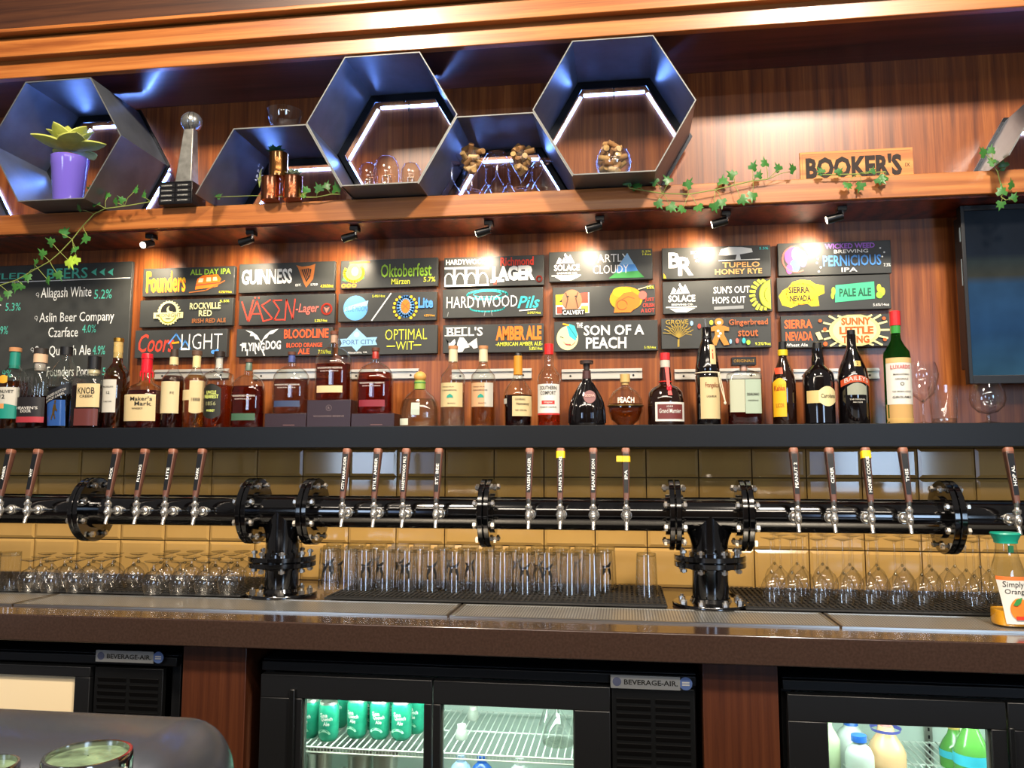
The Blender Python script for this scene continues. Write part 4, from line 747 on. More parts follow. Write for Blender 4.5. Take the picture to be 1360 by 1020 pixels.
for px0, px1_, zt, lab in ((351, 407, bz1, 'dark maroon card riser box left of the taller one'), (407, 466, bz2, 'tall dark maroon riser box with round emblem holding the highest arched bottle'), (466, 524, bz3, 'dark maroon card riser box right of the taller one')):
    xa, xb = at(px0+.5, 555, 3.0)[0], at(px1_-.5, 555, 3.0)[0]; t = thing('display_riser', lab, 'box', ((xa+xb)/2, 3.0, Z_LS1), 0); w = (xb-xa)/2
    MB().box(-w, w, 0, .11, 0, zt-Z_LS1).build('box_body', MAR, t, bevel=.001)
    if px0 == 407:
        b = MB(); h = zt-Z_LS1; b.line(arc(0, h*.7, .011, .011, 0, 360, 20), .0012, -.0008); b.text('R', -.004, h*.65, .004, h*.75, -.0008); b.text('WOODFORD RESERVE', -w*.7, h*.36, w*.7, h*.43, -.0008); b.build('lettering', M_('#7c6a66', .4), t)
    else: MB().box(-w*.1, w*.45, -.001, 0, .006, .009).build('foil_line', M_('#70504c', .4), t)
arch(331, 43, 477, '#5e7466', 'arched dark amber bottle with green cap standing on the shelf', '#3a5a44')
arch(388, 47, 467.5, '#46528c', 'arched pale amber bottle with blue cap on the left riser', '#33405e', base=bz1+.0005, liq=glassy('mauve_spirit', '#b89a90'), fill=.55)
arch(444, 47, 440, '#b08e78', 'arched amber bottle with copper neck on the tallest riser', '#d0b488', base=bz2+.0005, liq=glassy('warm_spirit', '#a05634'), fill=.52, cork='#6a3a28')
arch(499, 47, 462, '#9c2c24', 'arched orange amber bottle with red cap on the right riser', '#7c2430', base=bz3+.0005, liq=REDL, fill=.62)
mB(558, 50, 494, 'squat', 'tequila_bottle', 'squat clear bottle with round cork ball stopper and green neck band', liq=CLEARL, fill=.5, sy=.8, n=2.8, cap=[(.68, .84, .3, .28, M_('#8aa04a', .4))], labels=[(.02, .14, -.9, -.4, M_('#c8ccb8')), (.2, .42, -.25, .2, M_('#a8b4a4', .3))],
   extra=lambda t, R, H, s: (MB().ell((0, 0, .91*H), .33*R, .33*R, .10*H).build('stopper', M_('#d09a50', .5), t), MB().tube([(.3*R*math.cos(a/5*PI), .3*R*math.sin(a/5*PI), .80*H) for a in range(11)], .002, 6).build('ribbon', M_('#3c8a4a'), t)))
for px, liq, lc, lab in ((602, CLEARL, CREAM, 'tall clear bottle with cream palm label, wrapped cork neck, left of its twin'), (642, glassy('faint_gold_spirit', '#d8b888'), M_('#c49a72'), 'tall bottle with half brown half white label and golden base')):
    mB(px, 32, 459.5, 'tall', 'tequila_bottle', lab, liq=liq, fill=.42, cap=[(.96, 1, .40, .40, CORK), (.80, .96, .38, .36, M_('#cdbf9c', .6))], labels=[(.235, .53, -.88, .9, lc if lc is CREAM else PAPER)]+([(.235, .53, -.88, .28, lc)] if lc is not CREAM else []),
       texts=[('TEQUILA', .47, .485, -.7, .3, INK), ('CASAMIGOS', .43, .445, -.7, .5, INK), ('BLANCO', .27, .285, -.2, .4, INK)],
       extra=lambda t, R, H, s: MB().add([(x*R, s(x*R, z*H, .003), z*H) for x, z in ((-.3, .345), (.25, .345), (.2, .37), (-.02, .395), (-.25, .37))], [(0, 1, 2, 3, 4)]).build('label_mark', M_('#2c9480'), t))
mB(688, 38, 469, 'cognac', 'cognac_bottle', 'dark cognac bottle with orange foil neck and cream label', liq=glassy('cognac', '#4c1c10'), fill=.42, cap=[(.70, .96, .32, .30, M_('#c8862c', .3)), (.94, 1, .26, .22, BLACKP)], sy=.8, labels=[(.13, .4, -.3, .97, CREAM), (.3, .37, -.95, -.7, PAPER)], texts=[('COGNAC', .345, .37, -.1, .6, INK), ('Hennessy', .27, .315, .0, .85, INK), ('VERY SPECIAL', .2, .22, -.1, .7, INK)])
mB(729, 31, 457, 'bigshoulder', 'liqueur_bottle', 'clear bottle with red screw cap, white label and red ribbon mark', liq=glassy('orange_liqueur', '#e08038'), fill=.40, cap=[(.87, 1, .40, .40, M_('#cc2a2a', .3))], labels=[(.14, .5, -.93, .93, WHT), (.255, .30, -.55, .55, M_('#b8302c')), (.13, .15, -.93, .93, M_('#b8302c'))], texts=[('SOUTHERN', .43, .475, -.7, .7, INK), ('COMFORT', .37, .415, -.65, .65, INK), ('Original', .263, .29, -.35, .35, WHT), ('WHISKEY LIQUEUR', .21, .23, -.7, .7, INK)])
def flutes(t, R, H, surf):
    b = MB()
    for k in range(11):
        a = -PI+PI*k/10; b.tube([(math.cos(a)*(prof_r(PROF['flute'], z)*R+.0004), math.sin(a)*(prof_r(PROF['flute'], z)*R*.7+.0004), z*H) for z in (.04, .15, .25, .36, .46, .56, .66)], .0022, 6)
    b.build('ribs', MATS['near_black_bottle'], t)
    b = MB(); b.add([(.33*R*math.cos(a)+.18*R, surf(.33*R*math.cos(a)+.18*R, (.43+.1*math.sin(a))*H, .004), (.43+.1*math.sin(a))*H) for a in [2*PI*i/20 for i in range(20)]], [tuple(range(20))]); b.build('label', M_('#6e3c3c'), t)
    b = MB(); b.text('GODIVA', -.08*R, .43*H, .44*R, .47*H, 0, fn=lambda p: (p[0], surf(p[0], p[2], .0055), p[2])); b.line([(0, 0)], .001, 0); b.build('lettering', M_('#d8b0a0'), t)
mB(779, 49, 479, 'flute', 'liqueur_bottle', 'black fluted bell shaped bottle with wide mushroom stopper', glass=DARKG, sy=.7, cap=[(.72, .84, .22, .22, M_('#4a3030', .4)), (.84, .96, .15, .2, M_('#2c2420')), (.95, 1, .36, .38, M_('#382c28'))], extra=flutes)
def peach(t, R, H, surf):
    MB().lathe([(1.0*R, .365*H), (1.035*R, .375*H), (1.035*R, .39*H), (1.0*R, .40*H)], 28, 1, .8, cap0=False, cap1=False).build('raised_band', M_('#a8824a', .3, 1), t)
    b = MB(); b.text('PEACH', -.42*R, .42*H, .5*R, .53*H, 0, fn=lambda p: (p[0], surf(p[0], p[2], .003), p[2]), offset=.02); b.build('lettering', M_('#dcd8c8'), t)
mB(830, 47, 497, 'ball', 'bourbon_bottle', 'round ball shaped golden bottle with raised band and letters', liq=glassy('peach_spirit', '#b4884c'), fill=.42, sy=.8, cap=[(.84, 1, .28, .29, M_('#c0a064', .4)), (.79, .84, .2, .2, M_('#c0a064', .4))], extra=peach)
def gmr(t, R, H, surf):
    b = MB(); b.add([(x*R+.12*R, surf(x*R, z*H, .003)-.002, z*H) for x, z in ((-.16, .8), (.06, .8), (.10, .56), (.2, .4), (-.02, .4), (-.06, .56))], [(0, 1, 2, 3, 4, 5)]); b.build('ribbon', M_('#cc3028', .4), t)
    MB().ell((.17*R, surf(0, .52*H, .004), .50*H), .14*R, .003, .05*H).build('wax_seal', WAX, t)
    MB().tube([((.34*R)*math.cos(a/6*PI), (.34*R)*math.sin(a/6*PI), .60*H) for a in range(13)], .0022, 6).build('neck_ribbon', M_('#cc3028', .4), t)
mB(883, 49, 469, 'gm', 'liqueur_bottle', 'wide dark bottle with red cap, red ribbon seal and framed label', glass=BROWNG, sy=.75, cap=[(.90, 1, .28, .28, M_('#c42c30', .35)), (.80, .90, .27, .27, PAPER), (.56, .8, .30, .25, M_('#301210', .2))], labels=[(.05, .31, -.6, .97, WHT), (.08, .28, -.48, .86, M_('#662a28')), ], texts=[('LIQUEUR', .235, .26, .0, .35, WHT), ('Grand Marnier', .16, .22, -.4, .78, WHT)], extra=gmr)
def friar(t, R, H, surf):
    b = MB(); b.tube([(1.02*R*math.cos(a/8*PI), 1.02*R*math.sin(a/8*PI), .485*H) for a in range(17)], .0022, 6); b.tube([(.75*R, -.85*R, .485*H), (.95*R, -.8*R, .35*H), (1.25*R, -.7*R, .22*H)], .002, 6); b.tube([(.85*R, -.7*R, .485*H), (1.15*R, -.6*R, .33*H), (1.3*R, -.6*R, .21*H)], .002, 6); b.ell((1.28*R, -.65*R, .2*H), .005, .005, .007, 8, 6); b.build('rope_belt', M_('#d8ccb0', .7), t)
    b = MB(); b.cyl((0, 0, .905*H), (-.1*R, 0, 1.005*H), .0032, seg=8); b.build('pourer_tip', M_('#b8b8b8', .3, 1), t)
mB(938, 33, 424, 'friar', 'liqueur_bottle', 'tall black robe shaped bottle with rope belt and pourer tip', glass=DARKG, cap=[(.76, .905, .44, .36, BLACKP)], labels=[(.055, .44, -.68, .88, CREAM), (.56, .75, .15, .62, CREAM)], texts=[('Frangelico', .33, .39, -.3, .82, M_('#7c4020')), ('LIQUEUR', .25, .27, -.2, .6, INK), ('I', .61, .7, .32, .42, M_('#b04828'))], extra=friar)
mB(987, 46, 475, 'rect', 'amaretto_bottle', 'square clear bottle with wide flat black rectangular cap', liq=glassy('almond_liqueur', '#8a3a1e'), fill=.30, n=5, sy=.7, cap=[(.80, .88, .2, .22, M_('#b89080'))], labels=[(.18, .66, -.9, -.06, M_('#a8ac94')), (.16, .66, -.04, .88, M_('#98a894'))], texts=[('DISARONNO', .42, .46, .06, .75, INK), ('ORIGINALE', .34, .36, .1, .7, INK)],
   extra=lambda t, R, H, s: (MB().box(-.7*R, .7*R, -.32*R, .32*R, .88*H, 1.0*H).build('wide_cap', BLACKP, t, bevel=.001), MB().text('ORIGINALE', -.6*R, .92*H, .6*R, .965*H, -.33*R).build('lettering', GOLD, t)))
mB(1039, 32, 454, 'sloped', 'coffee_liqueur_bottle', 'dark brown bottle with yellow neck ring and yellow orange arched label', glass=BROWNG, cap=[(.90, 1, .36, .34, BLACKP), (.83, .90, .42, .42, M_('#d8b422', .4))], labels=[(.09, .5, -.97, .0, M_('#e0a81c'), .05), (.6, .68, -.75, -.2, M_('#c84a2c'))], texts=[('Kahlua', .4, .46, -.9, -.1, M_('#a83418')), ('LICOR', .2, .25, -.8, -.2, M_('#a86a18'))], rz=.0)
mB(1085, 42, 455, 'bigshoulder', 'cream_liqueur_bottle', 'wide black round bottle with pale oval label and tan neck ring', glass=DARKG, cap=[(.90, 1, .32, .28, BLACKP), (.83, .87, .33, .33, M_('#b08a60', .5)), (.985, 1.002, .24, .24, M_('#c8b888', .5))], labels=[(.25, .40, -.88, -.1, M_('#c8b074')), (.27, .39, -.25, .92, M_('#d8c894'), .06, .06)], texts=[('Carolans', .31, .36, -.1, .85, INK)])
def bail(t, R, H, surf):
    b = MB(); n = 14
    def arcp(za, zb, xr, lift): return [(xr*R*(-1+2*i/n), surf(xr*R*(-1+2*i/n), .5*H, .0025), (za+lift*(1-(-1+2*i/n)**2))*H) for i in range(n+1)]
    up = arcp(.455, 0, .92, .05); lo = arcp(.385, 0, .92, .05); b.add(up+lo, [(i, n+1+i, n+2+i, i+1) for i in range(n)]); b.build('label', M_('#b84a24'), t)
    b = MB(); b.text('BAILEYS', -.75*R, .41*H, .75*R, .455*H, 0, fn=lambda p: (p[0], surf(p[0], .5*H, .004), p[2]+.04*H*(1-(p[0]/(.9*R))**2))); b.build('lettering', WHT, t)
mB(1130, 41, 438.5, 'sloped', 'cream_liqueur_bottle', 'tall dark rounded bottle with red arched label and gold neck badge', glass=DARKG, cap=[(.80, 1, .29, .27, mat('cap_dark', '#17191c', .3))], labels=[(.3, .385, -.6, .62, M_('#8c9080'), .04), (.60, .66, -.1, .35, M_('#b89c50', .4))], texts=[('THE ORIGINAL', .245, .26, -.5, .5, PAPER), ('IRISH CREAM', .215, .23, -.3, .3, PAPER), ('2', .61, .65, .05, .18, INK)], extra=bail)
mB(1188, 35, 413.5, 'tall', 'cherry_liqueur_bottle', 'tallest green bottle with red cap and straw wrapped base, last before the wine glass', glass=GREENG, liq=None, cap=[(.87, 1, .42, .42, M_('#c42a2e', .3)), (.80, .87, .37, .38, M_('#3a8a3c', .2))],
   labels=[(.04, .17, -.999, .999, M_('#b8935a', .8)), (.168, .53, -.97, .97, WHT), (.53, .575, -.97, .97, M_('#c8a870', .6)), (.005, .05, -.999, .999, M_('#c09c5c', .8))], texts=[('LUXARDO', .475, .51, -.75, .75, M_('#b83030')), ('MARASCHINO', .42, .435, -.6, .6, INK), ('ORIGINALE', .38, .395, -.5, .5, INK), ('THE ORIGINAL LIQUEUR', .27, .285, -.7, .7, INK), ('O', .33, .36, -.15, .15, INK), ('GIROLAMO', .22, .24, -.7, .7, INK)])
# loose glasses at the right end of the black shelf
t = thing('wine_glass', 'tall upright empty wine glass right of the green bottle', 'glass', (at(1226, 540, YBT)[0], YBT, Z_LS1)); H = at(1226, 482, YBT)[1]-Z_LS1
wine(t, H, True, .056, .13)
t = thing('rocks_glass', 'short square crystal tumbler between the wine glass and the television', 'glass', (at(1253, 540, YBT+.03)[0], YBT+.03, Z_LS1))
MB().lathe([(.001, .006), (.036, .006), (.038, .01), (.044, .13), (.0445, .138)], 24, n=3.2, cap0=False, cap1=False).build('wall', GLASS, t); MB().lathe([(.036, 0), (.038, .004), (.037, .02)], 24, n=3.2).build('thick_base', MATS['glass_base'], t)
b = MB()
for k in range(14):
    a = -PI+PI*k/13; b.tube([(math.copysign(abs(math.cos(a))**.62, math.cos(a))*(.039+.004*z), math.copysign(abs(math.sin(a))**.62, math.sin(a))*(.039+.004*z), .02+.08*z) for z in (0, .5, 1)], .0011, 5)
b.build('cut_flutes', MATS['clear_glass'], t)
t = thing('brandy_snifter', 'upright round brandy snifter below the television corner', 'glass', (at(1312, 540, YBT)[0], YBT, Z_LS1)); H = at(1312, 510, YBT)[1]-Z_LS1
MB().lathe([(.005, .034), (.03, .04), (.05, .06), (.058, .085), (.055, .112), (.043, H)], 28, cap0=False, cap1=False).build('bowl', GLASS, t); MB().lathe([(.038, 0), (.036, .003), (.01, .008), (.006, .016), (.0075, .024), (.006, .034)], 20).build('stem_and_foot', MATS['glass_base'], t)
# ------------------------------------------------------------------ television
YT = 3.10; x0, z1 = at(1274, 274, YT); z0 = at(1275, 510, YT)[1]; x1 = x0+1.2
t = thing('television', 'large flat black television at the right edge of the wall', 'television', (x0, YT, z0)); w, h = x1-x0, z1-z0
b = MB(); b.box(0, w, .0, .03, 0, h); b.box(.01, w-.01, .03, .085, .06, h-.03); b.build('casing', BLACKP, t, bevel=.002)
b = MB(); b.box(0, .013, -.006, 0, 0, h); b.box(w-.013, w, -.006, 0, 0, h); b.box(.013, w-.013, -.006, 0, h-.02, h); b.box(.013, w-.013, -.006, 0, 0, .03); b.build('bezel', BLACKP, t, bevel=.001)
m = bpy.data.materials.new('tv_screen'); m.use_nodes = True; nt = m.node_tree; bs_ = nt.nodes['Principled BSDF']; L = nt.links.new
tc = nt.nodes.new('ShaderNodeTexCoord'); sp = nt.nodes.new('ShaderNodeSeparateXYZ'); L(tc.outputs['Object'], sp.inputs[0]); rp = nt.nodes.new('ShaderNodeValToRGB'); mr = nt.nodes.new('ShaderNodeMapRange'); mr.inputs[2].default_value = h
L(sp.outputs['Z'], mr.inputs[0]); L(mr.outputs[0], rp.inputs[0]); els = rp.color_ramp.elements
els[0].color = lin('#2c5064')+(1,); els[1].color = lin('#0e141b')+(1,)  # emission ramp paints the dim reflection of the room into the screen
for p_, c_ in ((.04, '#2c5064'), (.3, '#24486c'), (.55, '#2a4a68'), (.60, '#3a3a30'), (.68, '#2c3432'), (.72, '#161e28')):
    e = els.new(p_); e.color = lin(c_)+(1,)

nz = nt.nodes.new('ShaderNodeTexNoise'); nz.inputs['Scale'].default_value = 9; L(tc.outputs['Object'], nz.inputs['Vector'])
mx = nt.nodes.new('ShaderNodeMix'); mx.data_type = 'RGBA'; mx.blend_type = 'MULTIPLY'; mx.inputs[0].default_value = .6; L(rp.outputs[0], mx.inputs[6]); L(nz.outputs['Fac'], mx.inputs[7])
bs_.inputs['Base Color'].default_value = (.004, .005, .007, 1); bs_.inputs['Roughness'].default_value = .06; bs_.inputs['Specular IOR Level'].default_value = .08; L(mx.outputs[2], bs_.inputs['Emission Color']); bs_.inputs['Emission Strength'].default_value = 1.3
MB().box(.013, w-.013, -.001, .0, .03, h-.02).build('screen', m, t)
b = MB(); b.box(-.0015, 0, .004, .012, h*.80, h*.88); b.box(-.0015, 0, .004, .010, h*.55, h*.7); b.build('side_ports', M_('#708088', .4), t)
MB().box(w*.4, w*.6, .085, D-YT, h*.3, h*.7).build('wall_mount', BLACKM, t)
# ------------------------------------------------------------------ cabinets and fridges under the counter
YF = 2.46
for pa, pb, nm in ((244, 327, 'left'), (932, 1032.5, 'right')):
    x0 = sl(pa, 857)[0]*2.44; x1 = sl(pb, 880)[0]*2.44
    tag(MB().box(x0, x1, 2.44, 3.1, 0, Z_CB).build('cabinet_panel', CABW, bevel=.002), 'reddish brown wooden upright panel between the fridges, %s one' % nm, 'panel')
INT = mat('fridge_liner', '#c4d0c8', .3); WIREM = mat('white_coated_wire', '#d8dcd4', .35)
FG = thin_glass('fridge_door_glass', (.93, .96, .94), (.5, .55, .52))
def badge(t, x0, z0, w, h, y):
    b = MB(); b.box(x0, x0+w*.87, y-.002, y, z0, z0+h); bd = b.build('badge', mat('badge_silver', '#a8a8a4', .35, metal=.3), t)
    b = MB(); b.text('BEVERAGE-AIR.', x0+w*.17, z0+h*.3, x0+w*.84, z0+h*.7, y-.0026, offset=.02); b.build('lettering', INK, bd)
    b = MB(); b.flat(arc(x0+w*.08, z0+h*.5, h*.34, h*.34, 0, 345, 20), y-.0026); b.build('emblem', M_('#5c6078'), bd)
    b = MB(); b.flat(arc(x0+w*.94, z0+h*.52, h*.5, h*.5, 0, 345, 23), y-.001); rs = b.build('round_sticker', M_('#5c74a8'), t); b = MB(); b.line([(x0+w*.90, z0+h*.6), (x0+w*.98, z0+h*.6)], h*.12, y-.0016); b.line([(x0+w*.90, z0+h*.42), (x0+w*.98, z0+h*.42)], h*.12, y-.0016); b.build('sticker_print', WHT, rs)
def grille(t, x0, x1, z0, z1, y, cols=2):
    g_ = MB().box(x0, x1, y, y+.02, z0, z1).build('grille_panel', BLACKM, t, bevel=.002)
    w = (x1-x0)
    for c_ in range(cols):
        for k in range(14):
            xa = x0+w*(.06+.47*c_); zz_ = z1-.045-k*.021
            if zz_ < z0+.02: break
            b = MB(); b.add([(xa, y-.006, zz_+.014), (xa+w*.41, y-.006, zz_+.014), (xa+w*.41, y, zz_), (xa, y, zz_), (xa, y, zz_+.014), (xa+w*.41, y, zz_+.014)], [(0, 3, 2, 1), (0, 1, 5, 4), (0, 4, 3), (1, 2, 5)]); b.build('slat', mat('slat_black', '#060607', .65, spec=.2), g_)
def fridge(label, X0, X1, wins, grl, ztop, handle=()):
    t = thing('bar_fridge', label, 'fridge', (0, 0, 0)); Y0 = YF; Yb = 3.1
    b = MB(); b.box(X0, X1, Y0+.03, Yb, ztop-.03, ztop); b.box(X0, X1, Yb-.03, Yb, .08, ztop-.03); b.box(X0, X0+.03, Y0+.03, Yb-.03, .08, ztop-.03); b.box(X1-.03, X1, Y0+.03, Yb-.03, .08, ztop-.03); b.box(X0+.03, X1-.03, Y0+.03, Yb-.03, .08, .12)
    b.build('cabinet', BLACKP, t, bevel=.002)
    MB().box(X0+.05, X1-.05, Y0+.05, Yb-.05, 0, .08).build('plinth', BLACKM, t)
    b = MB(); b.box(X0, X1, Y0+.002, Y0+.03, ztop-.035, ztop-.006); b.box(X0, X1, Y0+.012, Y0+.03, ztop-.006, ztop); b.build('top_rail', BLACKP, t, bevel=.004)
    xs = [w_[0] for w_ in wins]
    if wins:
        xi0, xi1 = wins[0][0]-.06, wins[-1][1]+.06
        li = ztop-.075
        b = MB(); b.box(xi0, xi1, Yb-.05, Yb-.04, .14, li); b.box(xi0-.01, xi0, Y0+.04, Yb-.04, .14, li); b.box(xi1, xi1+.01, Y0+.04, Yb-.04, .14, li); b.box(xi0, xi1, Y0+.04, Yb-.04, .13, .14); b.box(xi0, xi1, Y0+.04, Yb-.04, li, li+.01)
        b.build('liner', INT, t)
        l = bpy.data.lights.new('fridge_lamp', 'AREA'); l.shape = 'RECTANGLE'; l.size = xi1-xi0-.1; l.size_y = .05; l.energy = 7; l.color = (.84, 1, .93)
        o = bpy.data.objects.new('fridge_lamp', l); COL.objects.link(o); o.parent = t; o.location = ((xi0+xi1)/2, Y0+.07, li-.01); o.rotation_euler = (math.radians(25), 0, 0)
    for k, (xa, xb, zt) in enumerate(wins):
        if k == 0: fx0 = X0+.008
        else: fx0 = (wins[k-1][1]+xa)/2+.002
        fx1 = (xb+wins[k+1][0])/2-.002 if k+1 < len(wins) else (grl[0]-.004 if grl else X1-.008)
        zb_ = .16; zt2 = ztop-.04
        b = MB(); b.box(fx0, fx1, Y0-.02, Y0+.012, zt, zt2); b.box(fx0, fx1, Y0-.02, Y0+.012, .1, zb_); b.box(fx0, xa, Y0-.02, Y0+.012, zb_, zt); b.box(xb, fx1, Y0-.02, Y0+.012, zb_, zt)
        d = b.build('door', BLACKP, t, bevel=.0025)
        MB().box(xa, xb, Y0-.004, Y0-.001, zb_, zt).build('glass_pane', FG, d)
        b = MB(); b.box(xa-.0, xa+.004, Y0-.006, Y0+.012, zb_, zt); b.box(xb-.004, xb, Y0-.006, Y0+.012, zb_, zt); b.box(xa, xb, Y0-.006, Y0+.012, zt-.004, zt); b.build('gasket', M_('#404640', .5), d)
        if k in handle: MB().box(xa-.038, xa-.018, Y0-.034, Y0-.02, zb_+.1, zt+.03).build('handle', BLACKM, d, bevel=.004)
    if grl: grille(t, grl[0], grl[1], .1, ztop-.04, Y0-.012)
    return t
zt = 1.4+sl(355, 878)[1]*2.46+.006
def wz(px, py): a, b_ = sl(px, py); return a*(YF-.01), 1.4+b_*(YF-.01)
w1 = (wz(402, 960)[0], wz(564, 960)[0], wz(480, 928)[1]); w2 = (wz(586, 970)[0], wz(763, 970)[0], wz(670, 940)[1])
w1 = (w1[0], w1[1], (w1[2]+w2[2])/2); w2 = (w2[0], w2[1], w1[2])
fm = fridge('black glass door bar fridge in the middle, green cans inside', wz(345, 900)[0], wz(925, 900)[0], [w1, w2], (wz(812, 900)[0], wz(922, 900)[0]), zt, (0,))
bx, bz = wz(811, 913); badge(fm, bx, bz, wz(917, 900)[0]-bx, .037, YF-.0125)
w3 = (wz(1098, 960)[0], wz(1314, 960)[0], w1[2]-.004); w4 = (w3[1]+.085, w3[1]+.085+.5, w3[2])
fr_ = fridge('black glass door bar fridge at the right, bottles and mixers inside', wz(1040, 900)[0], 2.3, [w3, w4], None, zt)
MB().box(w4[0]-.045, w4[0]-.03, YF-.034, YF-.02, .3, w4[2]+.01).build('handle', BLACKM, fr_, bevel=.003)
fl = fridge('black bar fridge at the left with a pale solid steel door', -2.75, wz(243, 900)[0]-.03, [], (wz(126, 900)[0], wz(217, 900)[0]), zt)
b = MB(); b.box(-2.74, wz(122, 900)[0], YF-.02, YF+.012, zt-.072, zt-.04); b.box(wz(102, 900)[0], wz(122, 900)[0], YF-.02, YF+.012, .1, zt-.072); b.box(-2.74, wz(102, 900)[0], YF-.02, YF+.012, .1, .16); b.build('door_frame', BLACKP, fl, bevel=.002)
MB().box(-2.74, wz(101, 900)[0], YF-.008, YF-.001, .16, zt-.0725).build('door_skin', mat('pale_steel_sheet', '#f0dcb4', .4, metal=.15), fl)
bx, bz = wz(128, 878); badge(fl, bx, bz, wz(216, 880)[0]-bx, .036, YF-.0125)
# wire racks, cans and bottles inside the fridges
def rack(parent, x0, x1, z, y0=2.54, y1=2.97):
    b = MB()
    n = int((x1-x0)/.021)
    for i in range(n+1): x = x0+(x1-x0)*i/n; b.cyl((x, y0, z), (x, y1, z), .0022, seg=6)
    f = b.build('rack_wires', WIREM, parent); tag(f, kind='stuff')
    b = MB()
    for y in (y0, (y0+y1)/2, y1): b.cyl((x0, y, z-.003), (x1, y, z-.003), .003, seg=6)
    b.cyl((x0, y0, z-.018), (x1, y0, z-.018), .003, seg=6)
    for i in range(2*n): x = x0+(x1-x0)*i/(2*n); b.cyl((x, y0, z-.018), (x, y0, z), .0015, seg=4)
    b.build('rack_frame', WIREM, parent)
def frack(parent, x0, x1, pxf, pyf): zr_ = at(pxf, pyf, 2.54)[1]; rack(parent, x0, x1, zr_); return zr_
zr1_ = at(480, 994, 2.54)[1]
rk = thing('wire_rack', 'white wire rack holding the green cans in the middle fridge', 'rack', (0, 0, 0)); rack(rk, w1[0]-.05, w1[1]+.012, zr1_)
rk = thing('wire_rack', 'nearly empty white wire rack behind the middle fridge second door', 'rack', (0, 0, 0)); zr2_ = at(670, 1003, 2.54)[1]; rack(rk, w2[0]-.012, w2[1]+.05, zr2_)
GREENCAN = mat('green_can_print', '#2a9c7c', .28, metal=.3, var=.25, bscale=40)
cr = None
def can(t):
    b = MB(); b.lathe([(.024, 0), (.030, .008), (.033, .014), (.033, .102), (.029, .112)], 24); b.build('can_body', GREENCAN, t)
    MB().lathe([(.029, .112), (.0275, .118), (.027, .1195), (.025, .1175), (.001, .117)], 20, cap0=False).build('lid', STEEL, t)
    MB().ell((0, -.006, .1185), .007, .011, .0012, 10, 6).build('pull_tab', STEEL, t)
    f = lambda p: (p[0], -math.sqrt(max(.0338**2-p[0]**2, 0)), p[2]); b = MB()
    b.text('Sea', -.018, .077, .008, .09, 0, fn=f, offset=.02); b.text('Quench', -.014, .064, .022, .078, 0, fn=f, offset=.02); b.text('Ale', -.006, .051, .014, .063, 0, fn=f, offset=.02); b.build('lettering', WHT, t)
    b = MB(); b.add([f((x, 0, z)) for x, z in arc(-.004, .022, .022, .018, 10, 170, 10)+arc(-.004, .022, .016, .010, 170, 10, 10)], [tuple(range(22))]); b.build('wave_print', M_('#9fd0b0'), t)
cans = [(436, 2.60), (474, 2.64), (504, 2.64), (533, 2.64), (411, 2.62), (449, 2.73), (490, 2.73), (520, 2.73), (552, 2.71), (429, 2.76)]
nm = ['second from the left and nearest the glass', 'third in the front row', 'fourth in the front row', 'last complete one in the front row', 'at the left jamb', 'behind the two leftmost cans', 'behind the third can', 'behind the fourth can', 'at the right jamb of the first door', 'in the back at far left']
for (px, Y), n_ in zip(cans, nm):
    loc = (sl(px, 980)[0]*Y, Y, zr1_+.0025); lb = 'green beer can on the fridge rack, '+n_
    if cr is None: cr = thing('beer_can', lb, 'can', loc, 0, 'green beer cans in the middle fridge'); can(cr)
    else: dup(cr, loc, random.uniform(-.3, .3), lb)
# under the racks: steel tubs and bottles
rk = thing('wire_rack', 'lower wire rack in the middle fridge, mostly below the frame', 'rack', (0, 0, 0)); rack(rk, w1[0]-.05, w2[1]+.05, .30)
for px, c_, lb in ((425, '#8a8478', 'steel beaker under the can rack, left one'), (478, '#98948a', 'steel beaker under the can rack, middle one'), (512, '#8a867c', 'steel beaker under the can rack, right one')):
    X = sl(px, 1015)[0]*2.62; t = thing('steel_beaker', lb, 'beaker', (X, 2.62, .303)); MB().lathe([(.032, 0), (.034, .004), (.04, .17), (.042, .174), (.038, .17), (.03, .02)], 24, cap1=False).build('wall', STEEL, t)
for px, c_, lb in ((612, '#9ab4d0', 'clear plastic bottle with blue top under the second rack, left'), (640, '#2c5cae', 'blue bottle under the second rack, beside the clear one'), (690, '#b4bcb8', 'white topped bottle under the second rack, right')):
    X = sl(px, 1015)[0]*2.64; t = thing('mixer_bottle', lb, 'bottle', (X, 2.64, .303)); MB().lathe([(.036, 0), (.038, .006), (.038, .11), (.03, .14), (.014, .155)], 20).build('body', mat('plas'+c_[1:], c_, .2), t); MB().lathe([(.015, .155), (.015, .175)], 16).build('cap', mat('plas'+c_[1:], c_, .2), t)
t = thing('decanter', 'clear glass funnel shaped decanter lying at the right of the second rack', 'decanter', (sl(742, 985)[0]*2.66, 2.66, zr2_+.0025)); MB().lathe([(.05, 0), (.052, .008), (.042, .05), (.02, .085), (.009, .10), (.009, .125)], 24, cap0=False, cap1=False).build('bowl', GLASS, t); MB().lathe([(.047, 0), (.049, .006)], 24).build('base', MATS['glass_base'], t)
t = thing('decanter', 'second clear conical vessel behind the funnel shaped decanter', 'decanter', (sl(732, 970)[0]*2.80, 2.80, zr2_+.0025)); MB().lathe([(.045, 0), (.03, .05), (.01, .10), (.012, .13)], 24, cap0=False, cap1=False).build('bowl', GLASS, t)
